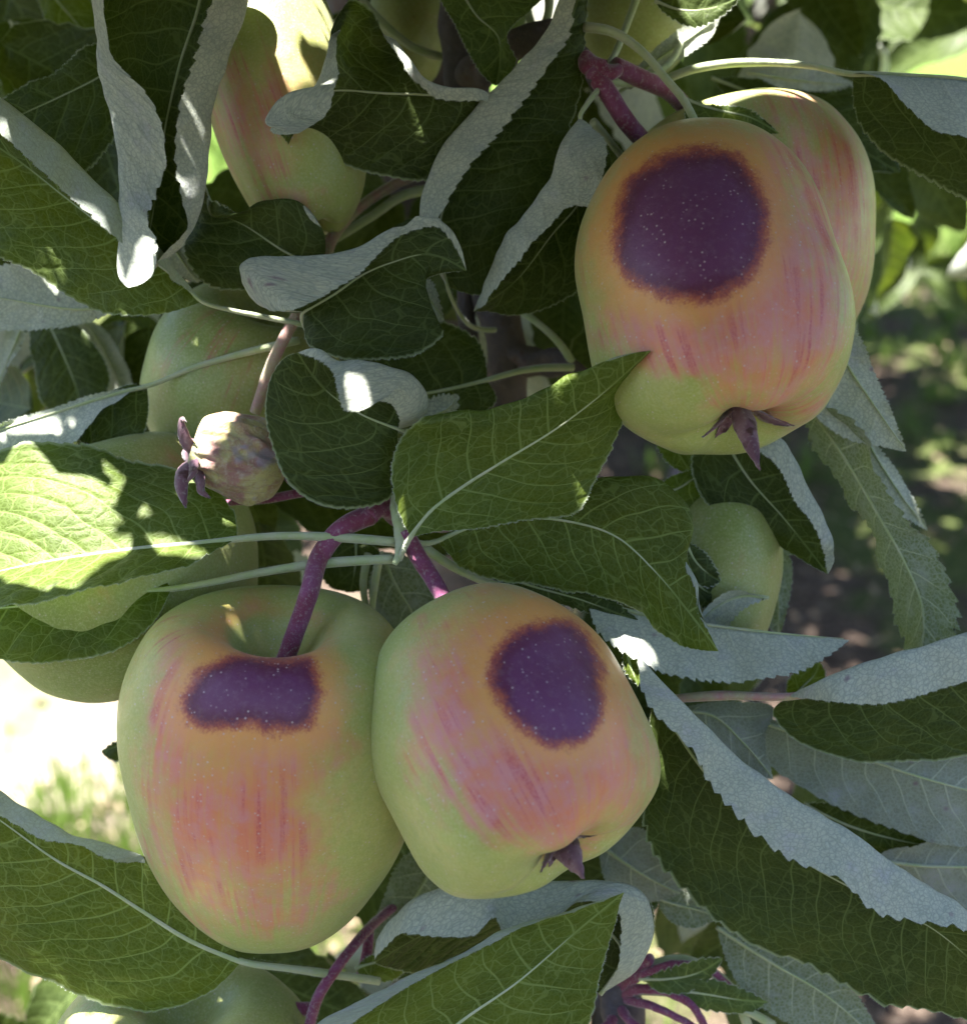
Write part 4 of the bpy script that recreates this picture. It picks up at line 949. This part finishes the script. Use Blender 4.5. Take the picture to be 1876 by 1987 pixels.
# ---------------------------------------------------------------- free leaves: depth of the tree, its canopy, the neighbours
def loose_leaf(rs, nu=26, nv=5, L=.075, W=.020, rolled=None):
    """a blade in its own space: base at the origin, tip along +Y, upper side +Z"""
    u = np.linspace(0, 1, nu)[:, None]; v = np.linspace(-1, 1, 2 * nv + 1)[None, :]
    wd = W * (np.sin(np.clip(u, 0, 1) ** .82 * math.pi)) ** .72 * (1 - .25 * u)
    wd = wd * (1 + .05 * np.sin(u * 60 + rs.rand() * 6) * (np.abs(v) > .9))
    cup = rs.uniform(.1, .7) if rolled is None else rolled
    a = np.abs(v) * cup * 1.3
    sx = np.sign(v) * np.where(cup > .01, np.sin(a) / (cup * 1.3), np.abs(v)) * wd
    sz = (1 - np.cos(a)) / (cup * 1.3) * wd + .12 * np.abs(v) * wd
    bend = rs.uniform(-1.1, .5); tw = rs.uniform(-.9, .9)
    ang = bend * u
    y = L * np.cumsum(np.cos(ang), 0) / nu; z0 = L * np.cumsum(np.sin(ang), 0) / nu
    sz = sz + .0022 * np.sin(u * rs.uniform(9, 15) + v * 2 + rs.rand() * 6) * np.abs(v)
    ct, st = np.cos(tw * u), np.sin(tw * u)
    x = sx * ct - sz * st; zz = sx * st + sz * ct
    V = np.stack([x, y - zz * np.sin(ang), z0 + zz * np.cos(ang)], -1)
    UV = np.stack([u * np.ones_like(v), (v + 1) / 2 * np.ones_like(u)], -1)
    FL = np.stack([u * L * 100 * np.ones_like(v), v * wd * 100], -1)
    F = grid_faces(nu, 2 * nv + 1)
    return V.reshape(-1, 3), F[:, ::-1] if False else F, UV.reshape(-1, 2), FL.reshape(-1, 2)

RS = np.random.RandomState(20)
CRUDE = []
for nu_, nv_ in ((14, 3), (8, 2)):
    CRUDE.append([loose_leaf(RS, nu=nu_, nv=nv_) for _ in range(6)])
VARIANTS = []
for i in range(7):
    V, F, UV, FL = loose_leaf(RS)
    VARIANTS.append((V, F, UV, FL, make_mesh('leaf', V, F, [MAT_LEAF], {'uv': UV, 'flat': FL})))

def rot_rand(rs, down=.5):
    """leaf pointing out and down with its upper side roughly to the sky"""
    y = np.array([rs.normal(), rs.normal(), -abs(rs.normal()) * down - .15]); y /= np.linalg.norm(y)
    z = np.array([rs.normal() * .5, rs.normal() * .5, 1.0]); z -= y * (z @ y); z /= np.linalg.norm(z)
    return np.stack([np.cross(y, z), y, z], 1)

def rot_face(rs):
    y = np.array([rs.normal() * .8, rs.normal() * .5, -abs(rs.normal()) - .1]); y /= np.linalg.norm(y)
    z = np.array([rs.normal() * .45, -.9 + rs.normal() * .45, .7]) * (1 if rs.rand() < .95 else -1); z -= y * (z @ y); z /= np.linalg.norm(z)
    return np.stack([np.cross(y, z), y, z], 1)

def mat4(Rm, loc, s):
    M = Matrix.Identity(4)
    for i in range(3):
        for j in range(3): M[i][j] = Rm[i, j] * s
        M[i][3] = loc[i]
    return M

def leaf_mass(name, places, rs, parent, mats=None, label=None, lod=1):
    """many leaves as one object of real blades"""
    Vs, Fs, U, L2 = [], [], [], []; off = 0
    for loc, Rm, s in places:
        V, F, UV, FL = CRUDE[lod][0 if name == 'leaf_canopy' else rs.randint(6)]
        Vs.append(V @ (Rm.T * s) + loc); Fs.append(F + off); U.append(UV); L2.append(FL); off += len(V)
    org = np.array(parent.location) if parent else np.zeros(3)
    me = make_mesh(name, np.vstack(Vs) - org, np.vstack(Fs), mats or [MAT_LEAF], {'uv': np.vstack(U), 'flat': np.vstack(L2)})
    o = link(name, me, parent); o['kind'] = 'stuff'
    if label: o['label'] = label
    return o

# leaves behind the fruit, one object each
OPEN = [(1560, 2000, 560, 1290, 0), (-50, 260, 1290, 1620, 0)]       # where the photograph looks through to the ground
def free(x, y):
    return not any(a < x < b and c < y < e for a, b, c, e, _ in OPEN)
rs = np.random.RandomState(77); n_bg = 0
while n_bg < 135:
    x, y = rs.uniform(-150, 1650), rs.uniform(-150, 2100)
    if not (free(x, y) and free(x + 130, y) and free(x - 130, y) and free(x, y + 150) and free(x, y - 60)): continue
    d = rs.uniform(7, 20)
    o = bpy.data.objects.new('leaf', VARIANTS[rs.randint(7)][4]); sc.collection.objects.link(o); o.parent = TREE
    loc = P(x, y, d) - np.array(TREE.location)
    o.matrix_local = mat4(rot_face(rs), loc, rs.uniform(.75, 1.25)); n_bg += 1
# softer leaves further back, at the top right and top left
for (x0, x1, y0, y1, n, d0, d1) in ((1260, 1950, -120, 150, 20, 18, 55), (1650, 1950, 100, 480, 9, 25, 60), (-100, 240, -100, 260, 9, 14, 40), (-60, 330, 560, 860, 8, 14, 30), (1750, 1950, 380, 520, 3, 40, 60)):
    for i in range(n):
        d = rs.uniform(d0, d1)
        o = bpy.data.objects.new('leaf', VARIANTS[rs.randint(7)][4]); sc.collection.objects.link(o); o.parent = TREE
        o.matrix_local = mat4(rot_face(rs), P(rs.uniform(x0, x1), rs.uniform(y0, y1), d) - np.array(TREE.location), rs.uniform(.9, 1.4))

# crown above the picture: leaves that throw the shade, with the gaps the sun comes through
GAPS = [(365, 310, -1.4, .5), (270, 515, -1.9, .6), (560, 40, 1, 1.5), (480, 90, 1, 1.2), (600, 110, 1, 1.0), (650, 380, 2.5, 1.0), (90, 1100, -2, 2.0), (20, 960, -.5, 1.0), (200, 870, 2.6, 1.3), (1420, 168, 4, 1.0), 
        (1215, 1230, .2, .6), (690, 745, -2.6, .45), (450, 830, -.6, .9), (120, 835, 1, 1.0), (800, 130, 0, .8), (280, 1725, -.8, .45), (150, 1920, -.4, .7), (5, 235, -1, .5),
        (560, 650, 1, 1.0), (430, 1160, -.6, .4), (1430, 20, 30, 4), (1800, 400, 45, 6), (100, 30, 8, 2.5), (1850, 60, 40, 4), (1650, 690, 2, .5), (60, 1260, -.4, .8)]
gp = [(P(x, y, d), r / 100) for x, y, d, r in GAPS]
places = []
rs = np.random.RandomState(5)
def seen(loc, Rm, s):
    q = np.array([loc + Rm[:, 1] * .08 * k * s + Rm[:, 0] * .023 * j * s + Rm[:, 2] * m * .012 * s for k in (0, .5, 1.05) for j in (-1, 0, 1) for m in (-1, 1)])
    z = (q - CAM) @ FWD
    if z.max() < .004: return False
    if z.min() < .012: return True
    X_, Y_ = project(q)
    return Y_.max() > -30 - 500 * max(0, .24 - z.min())
def clear(mid, s, tight=False):
    for g, r in gp:
        q = mid - g; t = q @ SUN
        if t > 0 and np.linalg.norm(q - SUN * t) < r + (.013 if tight else .021) * s: return False
    return True
while len(places) < 1300:
    x, y, d = rs.uniform(-500, 2400), rs.uniform(-2400, -40), rs.uniform(-13, 22)
    d = max(d + .0072 * y, -29)
    loc = P(x, y, d); Rm = rot_rand(rs, .8); s = rs.uniform(.8, 1.3)
    mid = loc + Rm[:, 1] * .035 * s
    if (loc - CAM) @ FWD < .012: continue
    if seen(loc, Rm, s): continue
    if clear(mid, s): places.append((loc, Rm, s))
# the parts of the cluster the photograph shows in full shade
DIM = [(x, y, d) for x0, x1, y0, y1, d in ((1130, 1660, 250, 860, -1.5), (270, 780, 1240, 1840, -2), (740, 1270, 1160, 1690, -3), (530, 930, 20, 330, 0), (840, 1170, 40, 580, .5),
        (1270, 1870, 1300, 1950, -.5), (780, 1240, 700, 1040, -1.5), (1120, 1390, 950, 1240, -.3), (650, 1250, 1710, 1980, -1), (480, 880, 440, 680, 0), (520, 760, 830, 980, -.8), (1300, 1640, 1200, 1310, .2), (1580, 1870, 120, 380, 0), (200, 340, 20, 440, -.8), (0, 420, 1610, 1900, -.8), (0, 200, 370, 560, .2), (260, 450, 900, 1045, -.6), (40, 380, 300, 600, 0), (1560, 1860, 640, 1250, 2))
       for x in np.arange(x0, x1 + 1, 62) for y in np.arange(y0, y1 + 1, 62)]
DIM += [(x, y, dd) for x, y, dd in ((500, 1200, 0), (540, 1200, .5), (560, 1220, .5), (500, 1230, -.5), (540, 1180, 1), (620, 1200, .5), (650, 1220, .5), (700, 1190, 0), (740, 1230, 0), (500, 540, -1), (560, 570, -1), (640, 530, -1), (720, 480, -.8), (250, 240, -1.4), (260, 320, -1.4), (260, 400, -1.4), (215, 60, -1.2), (390, 90, -1),
        (120, 330, -1), (200, 420, -1), (60, 280, -1), (870, 340, .2), (960, 210, .3), (1040, 120, .3), (1090, 330, -.3), (620, 130, -.8), (570, 220, -1.2), (860, 170, 0), (1040, 1180, -1), (1200, 1160, -.8),
        (300, 1180, -2), (270, 1300, -2), (260, 1450, -1.5), (430, 720, 3.5), (600, 900, -.6), (560, 800, -.9), (700, 1060, 0), (1750, 200, -.6), (1820, 200, -.6), (1500, 320, 2), (1600, 450, 2.5))]
DIM += [(x, y, dd) for x in range(280, 1500, 110) for y in range(200, 1960, 110) for dd in (9, 15)] + [(x, y, .5) for x in range(180, 600, 60) for y in (1930, 1975)]
from mathutils.bvhtree import BVHTree
Sv = Vector(SUN)
def canopy_tree(pl):
    Vs, Fs, off = [], [], 0
    for loc, Rm, s in pl:
        V, F = CRUDE[1][0][:2]
        Vs.append(V @ (Rm.T * s) + loc); Fs.append(F + off); off += len(V)
    return BVHTree.FromPolygons(np.vstack(Vs).tolist(), np.vstack(Fs).tolist())
# places the photograph shows in direct sun: nothing of the crown may stand in their light
LIT = [(x, y, dd) for x in (1370, 1420, 1460, 1510, 1550) for y in (188,) for dd in (1.6, 2.6, 3.6)] + [(20, 930, -.5), (60, 960, -.4), (560, 20, 1.2), (520, 90, 1.2), (610, 80, 1.2)] + [(1200, 1235, .3), (1232, 1242, .2), (1262, 1272, 0), (1215, 1215, .4)] + \
      [(600, 60, 1.2), (560, 40, 1.2), (520, 60, 1.2), (500, 110, 1), (470, 60, 1.4), (560, 120, .8), (610, 120, 1), (672, 372, 2), (640, 380, 1.8)] + \
      [(x, y, -1.4) for x, y in ((20, 930), (30, 1000), (120, 1010), (60, 1080), (150, 1090), (225, 1085), (200, 1125), (100, 1140), (130, 940))] + \
      [(190, 868, 2.6), (230, 876, 2.6), (395, 840, -.9), (400, 870, -1.1), (440, 812, -.8), (680, 760, -2.7), (690, 730, -2.5), (700, 780, -2.7)] + \
      [(600, 90, 1.2), (530, 30, 1.3), (575, 90, 1), (630, 70, 1.6), (10, 1060, -1.4), (70, 960, -.8), (170, 1000, -1.2), (250, 1050, -1.3), (420, 840, -1), (362, 300, -1.3), (360, 250, -1.3), (365, 350, -1.3), (380, 190, -1.2), (255, 530, -1.8), (285, 500, -1.9), (8, 235, -1.2), (290, 1700, -.9)] + \
      [(130, 1915, -.5), (180, 1930, -.4), (80, 1898, -.6), (780, 120, .1), (790, 150, .1), (70, 840, 1.2), (140, 830, 1.3), (50, 1225, -.5), (110, 1222, -.5), (548, 660, 1), (430, 1165, -.8)]
LITP = [P(*q) for q in LIT]
LV, LF_ = CRUDE[1][0][:2]; NF = len(LF_)
def one(l, Rm, s): return BVHTree.FromPolygons((LV @ (Rm.T * s) + l).tolist(), LF_.tolist())
bv = canopy_tree(places); drop = set()
for g in LITP:
    o_ = Vector(g)
    for _ in range(30):
        hit = bv.ray_cast(o_, Sv)
        if hit[0] is None: break
        drop.add(hit[2] // NF); o_ = hit[0] + Sv * .0005
places = [p_ for i_, p_ in enumerate(places) if i_ not in drop]
def keeps_lit(l, Rm, s):
    m_ = l + Rm[:, 1] * .035 * s; t_ = None
    for g in LITP:
        q = m_ - g
        if q @ SUN > 0 and np.linalg.norm(np.cross(q, SUN)) < .055 * s:
            t_ = t_ or one(l, Rm, s)
            if t_.ray_cast(Vector(g), Sv)[0] is not None: return False
    return True
for rnd in range(6):
    bv = canopy_tree(places); new = []
    for x, y, d in DIM:
        g = P(x, y, d)
        if bv.ray_cast(Vector(g), Sv)[0] is not None: continue
        if new and min(np.linalg.norm(np.cross(n_ - g, SUN)) for n_ in new) < .007: continue
        for k in range(40):
            T = rs.uniform(.06, .40); Rm = rot_rand(rs, .25); s = rs.uniform(.5, 1.3)
            c_ = g + SUN * T + rs.normal(0, .004, 3); l = c_ - Rm[:, 1] * .035 * s
            if not seen(l, Rm, s) and keeps_lit(l, Rm, s):
                places.append((l, Rm, s)); new.append(c_); break
print('canopy leaves', len(places))
leaf_mass('leaf_canopy', places, rs, TREE, lod=1)
rc = np.random.RandomState(31)
leaf_mass('leaf_canopy', [(np.array([rc.uniform(-.15, 2.6), rc.uniform(.8, 2.8), rc.uniform(1.85, 2.7)]), rot_rand(rc, .8), rc.uniform(1.2, 1.9)) for _ in range(3900)], rc, TREE, lod=1)  # unseen crown leaves added overhead to keep the ground below in shade
# trunk of the foreground tree, reaching the ground
def trunk_mesh(base, top, r0, r1, seed, lean=.1):
    rs = np.random.RandomState(seed); b, t = np.array(base, float), np.array(top, float)
    pts = np.array([b + (t - b) * k + np.array([rs.normal(0, lean * .3), rs.normal(0, lean * .3), 0]) * math.sin(k * 3.1) for k in np.linspace(0, 1, 7)])
    return pts, tube_geo(pts, np.r_[r0 * 1.25, np.linspace(r0, r1, 6)], nseg=22, lump=.07, seed=seed, n=60)
pts, (V, F) = trunk_mesh((.02, .56, -.05), (-.03, .62, 2.1), .05, .03, 2)
link('trunk', make_mesh('trunk', V - np.array(TREE.location), F, [MAT_BARK]), TREE)
for a, b in (((.02, .56, .55), P(1200, 2100, 9)), ((-.02, .6, 1.7), P(893, -140, 6))):
    a = np.array(a); m1 = (a + b) / 2 + np.array([0, 0, -.05])
    V, F = tube_geo(np.array([a, m1, b]), np.array([.02, .013, .008]), nseg=18, lump=.08, n=40)
    link('branch', make_mesh('branch', V - np.array(TREE.location), F, [MAT_BARK]), TREE)

# ---------------------------------------------------------------- ground
def ground():
    mat = bpy.data.materials.new('orchard_ground'); n = NB(mat); o = n.new('ShaderNodeTexCoord').outputs['Object']
    a = n.noise(o, 1.1, 4, .6); b = n.noise(o, 14, 5, .7); c = n.noise(o, 80, 4, .7)
    soil = n.mix(n.ss(b, .35, .65), (0.045, 0.031, 0.026), (0.095, 0.068, 0.055))
    soil = n.mix(n.ss(c, .5, .7), soil, (0.30, 0.24, 0.19))
    gr = n.mix(n.ss(c, .4, .6), (0.05, 0.10, 0.015), (0.13, 0.19, 0.04))
    x, y, _ = n.sep(o)[:3]
    sun_patch = n.m('MULTIPLY', n.m('MULTIPLY', n.m('MULTIPLY', n.ss(x, -0.1, -0.42), n.ss(y, 1.5, 1.72)), n.ss(y, 2.5, 2.15)), n.ss(n.noise(o, 2.2, 4, .6), .38, .5))  # pale patch painted into the soil to strengthen the sunlit spot
    soil = n.mix(n.m('MULTIPLY', sun_patch, n.ss(b, .3, .6, .55, 1)), soil, (0.44, 0.37, 0.30))
    far = n.ss(y, 5.0, 9.0)
    col = n.mix(n.m('MAXIMUM', n.ss(a, .50, .58, 0, .6), far), soil, gr)
    n.out(n.pbsdf(Base_Color=col, Roughness=.95, Specular_IOR_Level=.1, Normal=n.bump(n.m('ADD', b, c), .03, .8)).outputs[0])
    rs = np.random.RandomState(3)
    xs = np.r_[np.linspace(-120, -5, 20), np.linspace(-4.6, 4.6, 120), np.linspace(5, 120, 20)]
    ys = np.r_[np.linspace(-12, .3, 8), np.linspace(.4, 9, 130), np.linspace(9.5, 250, 24)]
    XX, YY = np.meshgrid(xs, ys, indexing='ij')
    Z = .02 * np.sin(XX * 1.7 + YY) + .015 * np.sin(YY * 2.9 - XX * 1.1) + .008 * np.sin(XX * 9 + 3 * np.sin(YY * 5)) + rs.normal(0, .006, XX.shape)
    V = np.stack([XX, YY, Z], -1).reshape(-1, 3); F = grid_faces(len(xs), len(ys))
    me = make_mesh('ground', V, F, [mat])
    if me.polygons[0].normal.z < 0: me.flip_normals()
    g = link('ground', me); g['kind'] = 'structure'; g['label'] = 'dry brown orchard soil with weeds far below the fruit'
ground()

def simple_mat(name, c1, c2, rough=.8, tw=0.0, scale=40):
    mat = bpy.data.materials.new(name); n = NB(mat)
    c = n.mix(n.noise(n.obj(), scale, 3), c1, c2)
    p = n.pbsdf(Base_Color=c, Roughness=rough, Specular_IOR_Level=.3)
    if tw:
        t = n.new('ShaderNodeBsdfTranslucent'); n.put(t.inputs[0], c); m = n.new('ShaderNodeMixShader'); m.inputs[0].default_value = tw
        n.t.links.new(p.outputs[0], m.inputs[1]); n.t.links.new(t.outputs[0], m.inputs[2]); n.out(m.outputs[0])
    else: n.out(p.outputs[0])
    return mat

def scatter_tris(name, pts, n_per, hgt, wdt, mat, seed, lean=.5, label=None, cat=None):
    rs = np.random.RandomState(seed); Vs = []
    for (x, y) in pts:
        for _ in range(n_per):
            a = rs.uniform(0, 6.28); r = abs(rs.normal(0, .05)); b = np.array([x + r * math.cos(a), y + r * math.sin(a), -.01])
            h = hgt * rs.uniform(.4, 1.2); w_ = wdt * rs.uniform(.6, 1.3); dr = np.array([math.cos(a), math.sin(a), 0]); sd = np.array([-math.sin(a), math.cos(a), 0])
            k = rs.uniform(.1, lean)
            Vs.append([b - sd * w_, b + sd * w_, b + np.array([0, 0, h * .6]) + dr * h * k * .4 + sd * w_ * .7, b + np.array([0, 0, h * .6]) + dr * h * k * .4 - sd * w_ * .7,
                       b + np.array([0, 0, h]) + dr * h * k, b + np.array([0, 0, h]) + dr * h * k + sd * w_ * .1])
    V = np.array(Vs).reshape(-1, 3); n = len(Vs); i = np.arange(n)[:, None] * 6
    F = np.vstack([i + [0, 1, 2, 3], i + [3, 2, 5, 4]])
    o = link(name, make_mesh(name, V, F, [mat], smooth=False)); o['kind'] = 'stuff'
    if label: o['label'] = label; o['category'] = cat
    return o
rs = np.random.RandomState(9)
gm = simple_mat('orchard_grass_blades', (0.07, 0.14, 0.02), (0.17, 0.24, 0.05), .6, .35, 3)
pts = [(rs.uniform(-1.6, .3), rs.uniform(.9, 1.75)) for _ in range(90)] + [(rs.uniform(-1.3, -.2), rs.uniform(1.05, 1.5)) for _ in range(80)] + [(rs.uniform(-1.3, -.4), rs.uniform(1.45, 1.65)) for _ in range(22)] + [(rs.uniform(-2, 4.5), rs.uniform(3.0, 7)) for _ in range(380)]
scatter_tris('grass', pts, 26, .12, .0035, gm, 1, label='tufts of green grass on the orchard floor', cat='grass')
fp = [(rs.uniform(-8, 14), rs.uniform(7, 20)) for _ in range(1500)]
scatter_tris('grass', fp, 16, .22, .010, gm, 2, label='sunny green grass between the tree rows far behind', cat='grass')
# litter: dead leaves and small stones
dm = simple_mat('dead_leaf_litter', (0.11, 0.075, 0.05), (0.30, 0.23, 0.16), .7, .1, 8)
V = []; F = []
for i in range(9000):
    x = rs.uniform(-2.4, 4.2); y = 1.0 + 5.5 * rs.rand() ** 1.2; s = rs.uniform(.006, .022); a = rs.uniform(0, 6.28)
    c = np.array([x, y, .012 + rs.uniform(0, .02)]); u = np.array([math.cos(a), math.sin(a), rs.normal(0, .35)]) * s; v = np.array([-math.sin(a), math.cos(a), rs.normal(0, .35)]) * s * .5
    k = len(V); V += [c - u, c - u * .2 + v, c + u, c - u * .2 - v, c + np.array([0, 0, s * .25])]
    F += [[k, k + 3, k + 4], [k + 3, k + 2, k + 4], [k + 2, k + 1, k + 4], [k + 1, k, k + 4]]
o = link('leaf_litter', make_mesh('leaf_litter', np.array(V), np.array(F), [dm], smooth=False)); o['kind'] = 'stuff'; o['label'] = 'dry leaf litter scattered over the brown soil'; o['category'] = 'litter'

# ---------------------------------------------------------------- neighbouring trees
def neighbour(x, y, seed, n, label, h=2.9, sx=1.1, sy=1.1, z0=1.75, trunk_r=.055):
    rs = np.random.RandomState(seed)
    t = empty('apple_tree', (x, y, 0), label, 'tree', 'apple trees of the orchard behind')
    pts, (V, F) = trunk_mesh((x, y, -.05), (x + rs.normal(0, .1), y, h - .5), trunk_r, trunk_r * .4, seed)
    link('trunk', make_mesh('trunk', V - np.array([x, y, 0]), F, [MAT_BARK]), t)
    for i in range(6):
        a = i * 1.05 + rs.rand(); b = pts[3] + np.array([0, 0, rs.uniform(-.2, .4)])
        e = b + np.array([math.cos(a) * sx * .8, math.sin(a) * sy * .8, rs.uniform(.3, .9)])
        V, F = tube_geo(np.array([b, (b + e) / 2 + [0, 0, .08], e]), np.array([.025, .016, .006]), nseg=8, n=16)
        link('branch', make_mesh('branch', V - np.array([x, y, 0]), F, [MAT_BARK]), t)
    pl = []
    cl = [(rs.uniform(-1, 1), rs.uniform(-1, 1), rs.rand()) for _ in range(26)]
    while len(pl) < n:
        c = cl[rs.randint(26)]
        p = np.array([x + c[0] * sx + rs.normal(0, .2), y + c[1] * sy + rs.normal(0, .2), z0 + (h - z0) * c[2] + rs.normal(0, .14)])
        pl.append((p, rot_rand(rs, 1.0), rs.uniform(1.8, 2.8)))
    leaf_mass('foliage', pl, rs, t)
neighbour(.62, 3.0, 1, 2900, 'neighbouring apple tree behind on the right, shading the dark ground')
neighbour(3.2, 4.2, 2, 2280, 'neighbouring apple tree at the far right edge')
neighbour(1.9, 5.9, 3, 2160, 'second row apple tree behind the right hand fruit')
neighbour(-.15, 3.9, 4, 2160, 'neighbouring apple tree directly behind the fruit')
neighbour(-1.7, 3.9, 5, 2160, 'neighbouring apple tree behind on the left')
neighbour(4.2, 6.4, 6, 1680, 'second row apple tree at the far right')
neighbour(0.1, 6.2, 8, 1680, 'second row apple tree behind the middle')
neighbour(-2.4, 6.6, 9, 1680, 'second row apple tree behind on the left')
neighbour(2.5, 2.9, 10, 2200, 'neighbouring apple tree outside the frame at the right')
# unseen tree row added behind the camera to hold back low sky light
neighbour(-1.6, -2.3, 21, 1100, 'added unseen apple tree behind the photographer on the left', h=3.4, z0=.6, sy=.7)
neighbour(.1, -2.4, 22, 1100, 'added unseen apple tree straight behind the photographer', h=3.4, z0=.6, sy=.7)
neighbour(1.8, -2.3, 23, 1100, 'added unseen apple tree behind the photographer on the right', h=3.4, z0=.6, sy=.7)
neighbour(.9, 4.3, 24, 1100, 'apple tree between the two near rows on the right')
